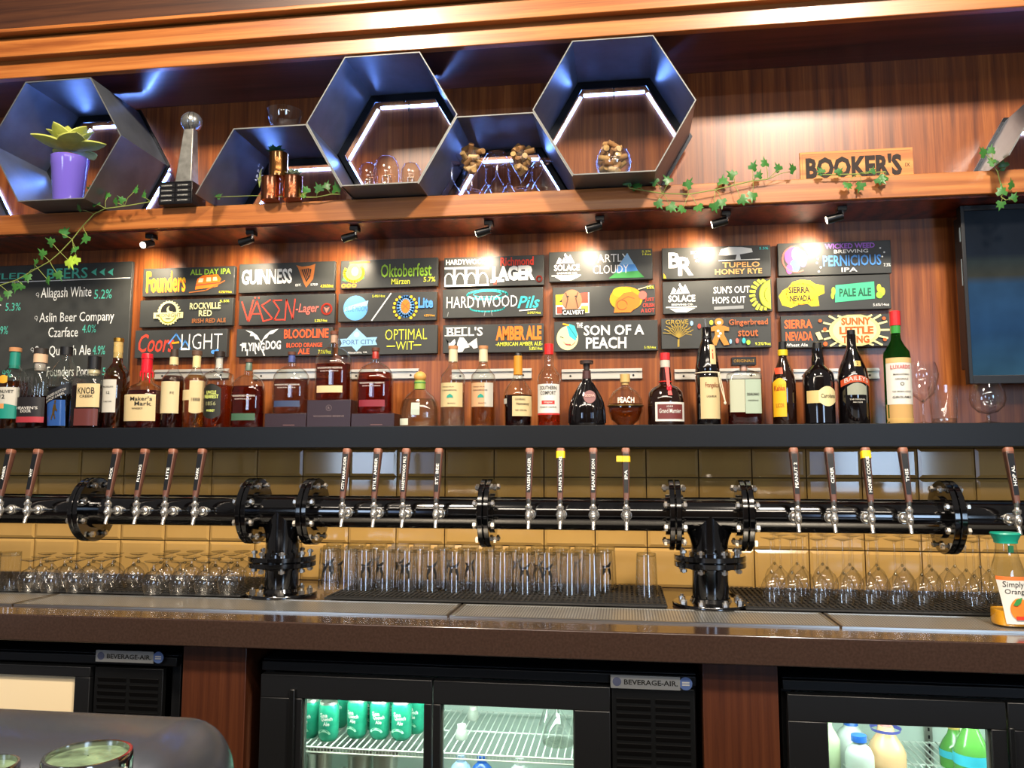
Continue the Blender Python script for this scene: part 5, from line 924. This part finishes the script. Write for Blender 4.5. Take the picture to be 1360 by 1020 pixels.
for px, Y, lb in ((628, 2.86, 'small clear jar with white lid at back of the second rack'), (613, 2.66, 'small clear jar with white lid at front of the second rack')):
    t = thing('small_jar', lb, 'jar', (sl(px, 985)[0]*Y, Y, zr2_+.0025)); MB().lathe([(.018, 0), (.02, .004), (.019, .025), (.013, .033)], 18).build('jar_body', mat('frosted_plastic', '#c8ccc0', .3, trans=.4), t); MB().lathe([(.014, .033), (.014, .045)], 16).build('lid', WHT, t)
# right fridge: rack hidden below the frame, bottles standing on it
zr3 = .48
rk = thing('wire_rack', 'white wire rack in the right fridge under the mixers', 'rack', (0, 0, 0)); rack(rk, w3[0]-.04, w4[1]+.04, zr3)
def fb(px, top, w, Y, nm_, lb, body, prof, cap=None, band=None, extra=None):
    X = sl(px, 990)[0]*Y; H = at(px, top, Y)[1]-zr3-.0025; R = w/FPX*Y/2; t = thing(nm_, lb, 'bottle', (X, Y, zr3+.0025))
    MB().lathe([(.001, 0)]+[(r*R, z*H) for r, z in prof], 24, cap0=False).build('body', body, t)
    if cap: MB().lathe([(cap[2]*R, cap[0]*H), (cap[3]*R, cap[1]*H)], 18).build('cap', cap[4], t)
    if band: MB().lathe([(band[2]*R, band[0]*H), (band[3]*R, band[1]*H)], 24, cap0=False, cap1=False).build('band', band[4], t)
    if extra: extra(t, R, H)
BL = mat('blue_plastic_cap', '#2a5cae', .3); P1 = [(.95, 0), (1, .02), (1, .55), (.8, .7), (.4, .82), (.36, .86)]
fb(1102, 948, 24, 2.66, 'beer_bottle', 'slim pale bottle with blue band at the left jamb of the right fridge', mat('cream_glassy', '#b8c4a0', .2), [(.95, 0), (1, .02), (1, .55), (.6, .68), (.3, .78), (.28, .95)], (.95, 1, .34, .3, GOLD), (.66, .76, .64, .36, BL))
fb(1131, 947, 34, 2.74, 'creamer_bottle', 'white plastic bottle with tall blue nozzle cap in the right fridge', mat('milk_plastic', '#c8ccc8', .3), [(.95, 0), (1, .02), (1, .5), (.85, .62), (.5, .72), (.45, .76)], (.76, 1, .5, .22, BL))
fb(1141, 976, 33, 2.60, 'milk_bottle', 'small white plastic bottle with low blue screw cap in the right fridge', mat('milk_plastic2', '#b8c0b8', .3), P1, (.86, 1, .55, .55, BL))
fb(1177, 964, 44, 2.66, 'juice_bottle', 'peach coloured juice bottle with purple collar and pink pour spout', mat('peach_juice', '#c8a078', .25), [(.95, 0), (1, .02), (1, .45), (.85, .6), (.5, .82), (.42, .95), (.4, 1)], None, (.90, .97, .75, .82, M_('#4c50a0')), lambda t, R, H: MB().lathe([(.3*R, H), (.3*R, H*1.12)], 14).build('pour_spout', M_('#b87878'), t))
GB = glassy('green_soda_glass', '#7cc060', ior=1.2)
for px, top, w, Y, lb in ((1268, 962, 34, 2.74, 'green soda bottle with turquoise label, left of the pair in the right fridge'), (1290, 950, 40, 2.64, 'green soda bottle with golden neck, right of the pair in the right fridge')):
    fb(px, top, w, Y, 'soda_bottle', lb, mat('green_pet', '#5ea048', .15, trans=.35), [(.95, 0), (1, .02), (1, .42), (.8, .58), (.45, .78), (.34, .92), (.34, .96)], (.9, 1, .4, .36, M_('#a89048', .4)), (.25, .42, 1.02, 1.02, M_('#38a8c0')))
t = thing('slotted_rail', 'slotted steel shelf rail on the back wall of the right fridge', 'rail', (sl(1235, 990)[0]*3.03, 3.035, .3)); MB().box(-.012, .012, 0, .012, 0, .42).build('strip', STEEL, t)
b = MB()
for k in range(16): b.box(-.003, .003, -.001, 0, .02+k*.025, .032+k*.025)
b.build('slots', BLACKM, t)
# ------------------------------------------------------------------ upper shelf decoration
LEAFG = mat('ivy_leaf', '#3f7a34', .4, var=.45, bscale=25); LEAFL = mat('ivy_leaf_pale', '#9cbc3c', .4); STEM = mat('ivy_stem', '#7c8a44', .5)
def leaf_mesh():
    b = MB(); pts = [(0, 0), (-.35, -.12), (-.5, .18), (-.3, .32), (-.38, .62), (-.12, .58), (0, 1), (.12, .58), (.38, .62), (.3, .32), (.5, .18), (.35, -.12)]
    vs = [(x, .16*abs(x)-.12*z*z, z) for x, z in pts]+[(0, -.06, .35)]; vs2 = [(x, y+.02, z) for x, y, z in vs]; n = len(pts)
    b.add(vs, [(i, (i+1) % n, n) for i in range(n)]); b.add(vs2, [((i+1) % n, i, n) for i in range(n)]); me = b.mesh('leaf'); return me
LM = leaf_mesh(); LM.materials.append(LEAFG); LM2 = leaf_mesh(); LM2.materials.append(LEAFL)
def ivy(label, stem, leaves, Y=2.965, pale=()):
    X0, Z0 = at(stem[0][0], stem[0][1], Y); t = thing('ivy_vine', label, 'plant', (X0, Y, Z0)); P = []
    for i, q in enumerate(stem): y = q[2] if len(q) > 2 else Y; X, Z = at(q[0], q[1], y); P.append(Vector((X-X0, y-Y, Z-Z0)))
    MB().tube(P, .0022, 6).build('stem', STEM, t); pet = MB()
    for k, q in enumerate(leaves):
        y = (q[3] if len(q) > 3 else Y)-.004; X, Z = at(q[0], q[1], y); s = q[2]/FPX*y
        o = bpy.data.objects.new('leaf', LM2 if k in pale else LM); COL.objects.link(o); o.parent = t; pos = Vector((X-X0, y-Y, Z-Z0))
        a = random.uniform(-1, 1)+(PI if q[1] > stem[min(range(len(stem)), key=lambda j: abs(stem[j][0]-q[0]))][1] else 0)
        o.rotation_euler = (random.uniform(-.4, .4), a, random.uniform(-.5, .5)); o.scale = (s, s, s); o.location = pos
        near = min(P, key=lambda p: (p-pos).length); pet.tube([near, (near+pos)/2+Vector((0, -.008, .004)), pos], .0012, 5)
    pet.build('leaf_stalks', STEM, t)
ivy('ivy vine trailing from the left hexagon down across the chalkboard heading', [(200, 268, 2.93), (165, 274, 2.93), (140, 277, 2.93), (125, 284), (110, 300), (96, 318), (80, 335), (66, 347), (50, 356), (22, 372), (0, 379), (-20, 386)],
    [(104, 279, 15, 2.93), (128, 272, 13, 2.93), (143, 262, 12, 2.93), (152, 270, 13, 2.93), (164, 268, 12, 2.93), (178, 255, 13, 2.93), (190, 262, 12, 2.93), (82, 311, 17), (70, 324, 16), (116, 313, 17), (100, 328, 15), (58, 340, 17), (47, 352, 17), (90, 345, 20), (102, 342, 16), (62, 370, 14), (75, 362, 15), (20, 377, 15), (30, 378, 13), (10, 387, 13), (36, 365, 14), (0, 394, 14)], pale=(13, 14))
ivy('ivy vine hanging along the cherry shelf edge between the right hexagon and the wooden board', [(836, 250, 2.96), (855, 253), (880, 257), (915, 258), (950, 252), (975, 246), (1000, 240), (1020, 238)],
    [(832, 246, 14), (846, 250, 16), (872, 243, 13), (890, 242, 15), (911, 248, 15), (873, 267, 14), (889, 272, 16), (908, 276, 14), (926, 273, 15), (948, 270, 15), (958, 265, 15), (960, 244, 16), (975, 234, 15), (983, 263, 16), (1000, 256, 16), (999, 225, 14), (1017, 220, 14), (1036, 226, 13), (1055, 227, 14), (1007, 236, 12)])
ivy('small ivy sprig in front of the burnt lettered board', [(1085, 232), (1110, 232), (1140, 231), (1176, 228)], [(1093, 230, 12), (1112, 231, 12), (1126, 243, 14), (1144, 243, 14), (1166, 236, 15), (1176, 234, 13), (1158, 230, 10)])
ivy('short ivy sprig hanging over the television corner', [(1318, 218), (1325, 228), (1329, 245), (1330, 262), (1336, 266)], [(1309, 205, 15), (1317, 203, 12), (1336, 222, 14), (1321, 217, 13), (1345, 249, 14), (1331, 258, 15), (1345, 266, 12), (1330, 268, 12)])
ivy('small ivy sprig at the foot of the copper mugs', [(398, 262), (420, 262), (440, 258), (452, 258)], [(408, 256, 14), (401, 262, 13), (425, 254, 15), (432, 250, 14), (446, 255, 18), (276, 262, 12), (288, 262, 10)])
# purple pot with yellow green succulent
def petal_mesh():
    b = MB(); vs = []; n = 7
    for i in range(n+1):
        u = i/n; w = math.sin(PI*min(u*.85+.12, 1))*.23*(1 if u < .97 else .15); z = .16*u*u+.04*math.sin(u*3)
        for k in range(5): v = -1+k*.5; vs.append((w*v, u, z+.10*v*v*w*3))
    m_ = len(vs); vs += [(x*.96, y, z-.05*(1-abs(y-.5))) for x, y, z in vs]
    fs = [(i*5+k, i*5+k+1, (i+1)*5+k+1, (i+1)*5+k) for i in range(n) for k in range(4)]; fs += [tuple(m_+j for j in f[::-1]) for f in fs]
    for i in range(n): fs += [(i*5, (i+1)*5, m_+(i+1)*5, m_+i*5), (i*5+4, m_+i*5+4, m_+(i+1)*5+4, (i+1)*5+4)]
    b.add(vs, fs); return b.mesh('petal')
PM = petal_mesh(); PM.materials.append(mat('yellow_green_succulent', '#bcc258', .5, var=.3, bscale=3))
YPOT = 2.93
X = at(92, 235, YPOT)[0]; zb_ = Z_US1+.010; zt_ = at(92, 211, YPOT)[1]
t = thing('potted_succulent', 'yellow green fleshy succulent in a shiny purple pot inside the left hexagon', 'plant', (X, YPOT, zb_)); H = zt_-zb_
b = MB(); b.lathe([(.052, 0), (.055, .004), (.068, H*.8), (.070, H*.82), (.073, H), (.067, H), (.064, H*.85), (.05, H*.84)], 32, cap1=True); b.build('pot', mat('purple_glaze', '#6c5cc0', .12, coat=1), t)
MB().ell((0, 0, H), .06, .06, .018).build('moss', mat('brown_moss', '#6a4420', .9, bump=1, bscale=200), t)
for k in range(17):
    ringi = 0 if k < 5 else (1 if k < 12 else 2); a = k*2.4+.3; s = (.055, .085, .11)[ringi]
    o = bpy.data.objects.new('petal', PM); COL.objects.link(o); o.parent = t; o.location = (.01*math.cos(a), .01*math.sin(a), H+.025+(.035, .022, .008)[ringi]); o.rotation_euler = ((1.0, .55, -.02)[ringi]+random.uniform(-.12, .12), 0, a); o.scale = (s*2.1, s*1.35, s*1.3)
def bush(name, label, X, Y, z, w, h, n, m_, size, cat='plant'):
    t = thing(name, label, cat, (X, Y, z)); b = MB(); st = MB()
    for k in range(n):
        a = random.uniform(0, 2*PI); r = random.uniform(.1, 1); p = Vector((w*r*math.cos(a), w*.6*r*math.sin(a), h*random.uniform(.3, 1)*(1-.4*r))); d = Vector((math.cos(a), math.sin(a), random.uniform(.2, 1))).normalized()
        s = size*random.uniform(.6, 1.2); q = d.orthogonal().normalized()*s*.22; b.add([p, p+d*s*.5+q, p+d*s, p+d*s*.5-q], [(0, 1, 2, 3)])
        if k % 3 == 0: st.tube([(0, 0, 0), p*.6+Vector((0, 0, .01)), p], .001, 4)
    tag(b.build('foliage', m_, t), kind='stuff'); st.build('stems', STEM, t)
bush('leafy_plant', 'dark green leafy plant behind the purple pot', at(134, 240, 3.06)[0], 3.06, Z_US1+.012, .07, .15, 90, mat('dark_leaf', '#3c6a34', .5, var=.3), .035)
# trophy
X = at(233, 255, 2.95)[0]; t = thing('trophy', 'silver ball trophy on a tapered pillar and black plaque base', 'trophy', (X, 2.95, Z_US1))
bw = (at(250, 260, 2.95)[0]-at(206, 260, 2.95)[0])/2; bh = at(228, 241, 2.95)[1]-Z_US1; th_ = at(240, 171, 2.98)[1]-Z_US1
MB().box(-bw, bw, 0, .11, 0, bh).build('base', mat('black_lacquer', '#0e0e10', .2), t, bevel=.002)
b = MB(); pl = MB()
for c_ in range(2):
    for r_ in range(4):
        xa = -bw+.006+c_*bw*.97; za = .008+r_*(bh-.012)/4; pl.box(xa, xa+bw*.85, -.0015, 0, za, za+(bh-.012)/4*.75); b.text('2019 WINNER' if c_ else 'CHAMPION', xa+.006, za+.005, xa+bw*.7, za+.010, -.002)
pl.build('plaques', mat('plaque_black', '#18181a', .3), t); b.build('lettering', M_('#c0c0b8'), t)
cx_ = .018; PW = .036; TW = .021
b = MB(); y_ = .05; b.add([(cx_-PW, y_-.03, bh), (cx_+PW, y_-.03, bh), (cx_+PW, y_+.03, bh), (cx_-PW, y_+.03, bh), (cx_+.008-TW, y_-.018, th_), (cx_+.008+TW, y_-.018, th_), (cx_+.008+TW, y_+.018, th_), (cx_+.008-TW, y_+.018, th_)], [(0, 3, 2, 1), (4, 5, 6, 7), (0, 1, 5, 4), (1, 2, 6, 5), (2, 3, 7, 6), (3, 0, 4, 7)]); b.build('pillar', mat('aged_silver', '#9c9c96', .38, metal=.8, var=.35, bscale=30), t, bevel=.003)
b = MB(); b.ell((cx_+.010, y_, th_+.035), .044, .04, .041, 24, 16); ob = b.build('ball', mat('silver_ball', '#a8aaa8', .25, metal=.85), t)
b = MB()
for a in (-.5, 0, .5): b.tube([(cx_+.010+.0445*math.cos(u)*math.sin(a+.2), y_-.0405*math.cos(u)*math.cos(a), th_+.035+.0415*math.sin(u)) for u in [(-1.3+.26*i) for i in range(11)]], .0009, 5)
b.build('seams', BLACKM, t)
# glass bowl on the half hexagon
zh = Z_US1+.296*math.sin(PI/3)
t = thing('glass_bowl', 'small clear glass bowl standing on top of the left half hexagon', 'bowl', (at(378, 160, 2.93)[0], 2.93, zh+.001))
MB().lathe([(.001, .004), (.022, .003), (.042, .016), (.058, .040), (.066, .066), (.070, .092), (.0685, .092), (.0645, .066), (.056, .041), (.04, .018), (.02, .008)], 28, cap0=False, cap1=False).build('bowl', GLASS, t); MB().lathe([(.026, 0), (.027, .004)], 20).build('base', MATS['glass_base'], t)
# copper mugs
COPPER = mat('hammered_copper', '#c87a52', .2, metal=1, bump=.25, bscale=120)
mh = at(360, 237, 2.97)[1]-Z_US1
def mug(px, z, lab, w=28, handle=None, Y=2.97, h=mh, m_=None):
    X = at(px, 250, Y)[0]; R = w/FPX*Y/2; t = thing('copper_mug', lab, 'mug', (X, Y, z), 0, 'copper mugs under the half hexagon')
    MB().lathe([(R*.93, 0), (R*.96, .003), (R, h*.3), (R*.97, h-.003), (R*1.02, h), (R*.93, h-.002), (R*.9, h*.5), (.001, h*.45)], 28, cap1=False).build('cup', m_ or COPPER, t)
    if handle: b = MB(); b.tube([(R*handle*.95, 0, h*.85), (R*handle*1.5, 0, h*.8), (R*handle*1.55, 0, h*.35), (R*handle*.97, 0, h*.2)], .004, 8); b.build('handle', m_ or COPPER, t)
    return X, R, h
mug(360, Z_US1, 'hammered copper mug, lower left of the three stacked', handle=.9); mug(389, Z_US1, 'hammered copper mug, lower right of the three, grey succulent in it', 28)
mug(369, Z_US1+mh+.0005, 'smooth brassy copper cup on top of the other two', 27, h=at(368, 205, 2.97)[1]-Z_US1-mh, m_=mat('smooth_copper', '#c88a50', .18, metal=1))
def succ(px, z, lab, col, n, s, Y=2.97, up=.9):
    X = at(px, 230, Y)[0]; t = thing('succulent', lab, 'plant', (X, Y, z)); mm = PM.copy(); mm.materials.clear(); mm.materials.append(mat('succ'+col[1:], col, .5, var=.3, bscale=20))
    MB().ell((0, 0, -.004), .028, .028, .006).build('soil', M_('#3a2a1c', .9), t)
    for k in range(n): a = k*2.4; e = up-(k/n)*up*.9; o = bpy.data.objects.new('petal', mm); COL.objects.link(o); o.parent = t; o.location = (.008*math.cos(a), .008*math.sin(a), .004); o.rotation_euler = (e, 0, a); o.scale = (s, s, s)
succ(366, at(368, 205, 2.97)[1]-.006, 'dark green rosette succulent on the top copper cup', '#1f5a44', 18, .043); succ(391, Z_US1+mh-.006, 'grey green spiky succulent in the right copper mug', '#7c8c74', 22, .040)
bush('dried_sprig', 'pale violet dried sprig beside the left copper mug', at(345, 235, 3.0)[0], 3.0, Z_US1+.07, .012, .11, 40, mat('violet_sprig', '#8088a8', .6), .012)
# copper tinted glasses in the middle hexagon
CT = thin_glass('copper_tinted_glass', (.96, .86, .74), (.55, .30, .16), gloss=1.0, rough=.05)
zf = Z_US1+.0045+.006
for px, w, top, lab in ((490, 28, 216, 'copper tinted stemless glass in the middle hexagon, left one'), (514, 37, 207, 'largest copper tinted stemless glass, centre of the three'), (546, 29, 216, 'copper tinted stemless glass in the middle hexagon, right one')):
    Y = 2.92; X, zt_ = at(px, top, Y); R = w/FPX*Y/2; H = zt_-zf; t = thing('stemless_glass', lab, 'glass', (X, Y, zf), 0, 'copper tinted glasses in the middle hexagon')
    MB().lathe([(R*.8, 0), (R*.95, H*.2), (R, H*.45), (R*.93, H*.7), (R*.7, H*.9), (R*.3, H*.985), (.001, H)], 28, cap0=False).build('bowl', CT, t)
    MB().lathe([(R*.5, .001), (R*.42, H*.25), (R*.3, H*.4)], 20).build('inner_base', MATS['glass_base'], t)
# corks
CM = [mat('cork_'+str(i), c_, .85, bump=.6, bscale=250, var=.25) for i, c_ in enumerate(('#b8945c', '#a07848', '#caa878', '#8a6238'))]
def cork_mesh(m_):
    b = MB(); b.cyl((0, 0, -.022), (0, 0, .022), .0118, seg=12); me = b.mesh('cork'); me.materials.append(m_); return me
CK = [cork_mesh(m_) for m_ in CM]
def corks(c, pts, lab, size=1.0):
    for i, p in enumerate(pts):
        o = bpy.data.objects.new('wine_cork', CK[i % 4]); COL.objects.link(o); o.location = Vector(c)+Vector(p); o.rotation_euler = (random.uniform(.7, 2.4), random.uniform(-.8, .8), random.uniform(0, 6)); o.scale = (size,)*3
        tag(o, lab, 'cork', 'wine corks')
t = thing('glass_bowl', 'round clear glass bowl full of corks in the right hexagon', 'bowl', (at(815, 225, 2.93)[0], 2.93, zf))
bh_ = .125
MB().lathe([(.025, 0), (.035, .003), (.058, .03), (.066, .058), (.062, .085), (.052, .105), (.051, .104), (.060, .084), (.063, .058), (.055, .031), (.03, .006)], 28, cap0=False, cap1=False).build('bowl', GLASS, t); MB().lathe([(.03, 0), (.032, .005)], 20).build('base', MATS['glass_base'], t)
pts = []
for k in range(26):
    u = k/26; z = .022+.115*u; r = (.038 if .15 < u < .8 else .022)*random.uniform(.5, 1); a = k*2.4; pts.append((r*math.cos(a), r*math.sin(a), z))
corks((at(813, 225, 2.93)[0], 2.93, zf), pts, 'wine cork heaped in the round bowl of the right hexagon', .95)
# martini glasses with corks, and inverted glasses
def martini(t, R, H, cone):
    MB().lathe([(R, H), (.006, H-cone), (.004, H-cone-.01), (.0035, .012), (.01, .006), (R*.75, .001)], 28, cap0=False, cap1=False).build('cone_and_stem', GLASS, t)
for px, lab in ((627, 'martini glass heaped with corks, left of the pair in the small half hexagon'), (693, 'martini glass heaped with corks, right of the pair in the small half hexagon')):
    Y = 2.98; X, zt_ = at(px, 207, Y); H = zt_-Z_US1; t = thing('martini_glass', lab, 'glass', (X, Y, Z_US1)); martini(t, .064, H, .095)
    pts = [(r*math.cos(a), r*math.sin(a), z) for r, a, z in [((.004+.034*(k/15))*(1 if k < 14 else .5), k*2.4, -.060+.066*(k/15)+(.016 if k > 12 else 0)) for k in range(18)]]
    corks((X, Y, zt_), pts, 'wine cork heaped in the %s' % ('left martini glass' if px < 650 else 'right martini glass'), .9)
for i, (px, Y, tp_) in enumerate(((600, 3.05, 218), (660, 3.03, 204), (722, 3.0, 214), (646, 3.12, 218), (676, 3.12, 218), (706, 3.10, 220), (616, 3.12, 222))):
    X, zt_ = at(px, tp_, Y); H = zt_-Z_US1; t = thing('martini_glass', 'inverted clear martini glass under the small half hexagon, %s' % ('left of the left corks', 'centre between the two cork glasses', 'right of the right corks', 'in the back, second from left', 'in the back, third from left', 'in the back at right', 'in the back at left')[i], 'glass', (X, Y, Z_US1), 0, 'inverted martini glasses')
    MB().lathe([(.055, 0), (.006, .08), (.0035, .09), (.0035, H-.012), (.01, H-.005), (.036, H-.001), (.037, H), (.001, H)], 26, cap0=False).build('cone_and_stem', GLASS, t)
# burnt lettered board
YBk = 3.12; x0, z1 = at(1062, 203, YBk); x1 = at(1212, 196, YBk)[0]; z1 = at(1137, 199, YBk)[1]; z0 = Z_US1
t = thing('lettered_board', 'pale wooden crate board with big burnt black capitals leaning behind the shelf edge', 'sign', (x0, YBk, z0)); w, h = x1-x0, z1-z0
MB().box(0, w, 0, .012, 0, h).build('board', wood('crate_pine', ('#9a5a28', '#b87434', '#cc8c48'), 'x', rough=.6, coat=0, fig=.3), t, bevel=.001)
b = MB(); b.text("BOOKER'S", w*.05, h*.28, w*.90, h*.86, -.0006, offset=.045); b.text('IX', w*.93, h*.5, w*.97, h*.6, -.0006)
b.build('lettering', mat('burnt_black', '#2c2420', .8, var=.3, bscale=60), t)
MB().line([(w*.02, h*.93), (w*.98, h*.93)], .002, -.0004).line([(w*.02, h*.2), (w*.02, h*.93)], .0015, -.0004).build('groove_line', M_('#7c4c20'), t)
# ------------------------------------------------------------------ juice carafe on the drip tray
X, Y = onz(1342, 830, Z_CT+.006); H = at(1337, 707, Y)[1]-Z_CT-.006; R = (at(1365, 800, Y)[0]-at(1318, 800, Y)[0])/2
t = thing('juice_carafe', 'clear juice carafe with green cap and orange label at the right edge', 'bottle', (X, Y, Z_CT+.0062))
pr = [(.9, 0), (.97, .015), (1, .05), (.98, .3), (.96, .45), (.88, .58), (.66, .72), (.56, .82), (.54, .88)]
MB().lathe([(.001, .004)]+[(r*R, z*H) for r, z in pr], 32, n=2.6, cap0=False).build('carafe', thin_glass('carafe_plastic', (.92, .93, .88), (.5, .5, .42)), t)
MB().lathe([(r*R*.97, max(z*H, .004)) for r, z in ((.9, .0), (.97, .015), (1, .05), (.99, .17))], 32, n=2.6).build('orange_juice', mat('orange_juice', '#f0a818', .3), t)
MB().lathe([(.60*R, .885*H), (.60*R, .91*H), (.78*R, .985*H), (.74*R, 1.0*H)], 28, n=3).build('cap', mat('green_cap', '#149078', .35), t)
MB().box(-.12*R, .16*R, -.64*R, -.55*R, .79*H, .865*H).build('neck_tag', mat('dark_green_tag', '#165c38', .4), t)
def sy_(x, z): 
    rr_ = R*(1.0 if z < .3*H else .97)+.001; return -rr_*(1-min(abs(x)/rr_, .99)**2.6)**(1/2.6)
def cp(pts, off): return [(x*R, sy_(x*R, z*H)-off, z*H) for x, z in pts]
def strip(lo, hi, z0_, z1_, off, n=10):
    b = MB(); vs = []
    for j in range(4):
        u = j/3
        for i in range(n+1): xx = (lo[0]+(lo[1]-lo[0])*i/n)*(1-u)+(hi[0]+(hi[1]-hi[0])*i/n)*u; zz_ = z0_+(z1_-z0_)*u; vs.append((xx*R, sy_(xx*R, zz_*H)-off, zz_*H))
    b.add(vs, [(j*(n+1)+i, j*(n+1)+i+1, (j+1)*(n+1)+i+1, (j+1)*(n+1)+i) for j in range(3) for i in range(n)]); return b
strip((-.6, .6), (-.92, .92), .04, .52, .001).build('label', WHT, t)
strip((-.92, .92), (-.92, .92), .50, .54, .0014).build('label_band', mat('label_orange', '#e07030', .5), t)
b = MB(); b.text('Simply', -.68*R, .41*H, .45*R, .49*H, 0, fn=lambda p: (p[0], sy_(p[0], p[2])-.002, p[2])); b.text('Orange', -.6*R, .34*H, .62*R, .41*H, 0, fn=lambda p: (p[0], sy_(p[0], p[2])-.002, p[2])); b.build('lettering', INK, t)
b = MB(); b.add(cp([(.12+.52*math.cos(a), .2+.115*math.sin(a)) for a in [2*PI*i/22 for i in range(22)]], .0036), [tuple(range(22))]); b.build('orange_picture', mat('picture_orange', '#f08028', .45, var=.2, bscale=30), t)
b = MB(); b.add(cp([(-.25, .24), (-.05, .30), (.3, .325), (.2, .27), (-.02, .235)], .0046), [tuple(range(5))]); b.build('leaf_picture', mat('picture_leaf', '#2c7c34', .5), t)
strip((-.1, .55), (-.12, .58), .085, .125, .0046, 6).build('red_seal', mat('seal_red', '#c8321c', .5), t)
# ------------------------------------------------------------------ foreground, near the camera
ZB = .86
bc = MB().box(-2.2, 1.6, .55, 1.42, ZB-.06, ZB).build('bar_counter', mat('steel_bar_top', '#8c8e90', .4, metal=.8), bevel=.004); tag(bc, 'steel work counter of the near bar below the photo bottom edge', 'counter')
b = MB(); b.box(-2.15, 1.55, .6, 1.36, 0, ZB-.06); b.build('counter_body', BLACKM, bc)
Yh = 1.16; a_, zt_ = at(120, 960, Yh); rz_ = (zt_-ZB); xe = at(287, 1015, Yh)[0]
t = thing('steel_hood', 'rounded brushed grey steel hood at the lower left corner in front', 'hood', (0, Yh, ZB))
b = MB(); ns = 24; K = 14; vs = []; er = .085
xs = [-2.0, -1.4, -.9, xe-er]+[xe-er+er*math.sin(PI/2*j/K) for j in range(1, K+1)]
sc_ = [1, 1, 1, 1]+[max(math.cos(PI/2*j/K), .001)**.9 for j in range(1, K+1)]
for x, s in zip(xs, sc_):
    for i in range(ns+1): a = PI*i/ns; c_, s_ = math.cos(a), math.sin(a); vs.append((x, -.16*s*math.copysign(abs(c_)**.8, c_), rz_*(.0+abs(s_)**.8*(s**.8))))
b.add(vs, [(j*(ns+1)+i, j*(ns+1)+i+1, (j+1)*(ns+1)+i+1, (j+1)*(ns+1)+i) for j in range(len(xs)-1) for i in range(ns)])
b.build('shell', mat('satin_grey_steel', '#565a62', .27, metal=.75), t)
def jar(px, top, wpx, Y, lab):
    X, zt2 = at(px, top, Y); R = wpx/FPX*Y/2; H = zt2-ZB; t = thing('chrome_jar', lab, 'jar', (X, Y, ZB)); t.rotation_euler = (0, 0, 0)
    MB().lathe([(R*.93, 0), (R*.97, .004), (R*.97, H-.03), (R, H-.024), (R, H-.004), (R*.97, H), (R*.90, H), (R*.88, H-.008)], 40, cap1=False).build('jar_wall', mat('jar_chrome', '#b4b4b2', .1, metal=1), t)
    MB().lathe([(R*.9, H-.012), (R*.89, H-.006), (.001, H-.003)], 32, cap0=False, cap1=False).build('contents', mat('pale_green_garnish', '#667c60', .35, var=.7, bscale=38, bump=.8), t)
    b = MB()
    for k in range(7): a = k*.9; b.cyl((R*1.0*math.cos(a), R*1.0*math.sin(a), H-.016), (R*1.01*math.cos(a), R*1.01*math.sin(a), H-.016), .003, seg=6)
    b.build('rim_rivets', CHROME, t)
jar(117, 1000, 116, .93, 'chrome rimmed jar with pale green garnish in front of the steel hood')
jar(-18, 1015, 84, .93, 'chrome rimmed jar cut by the bottom left corner')
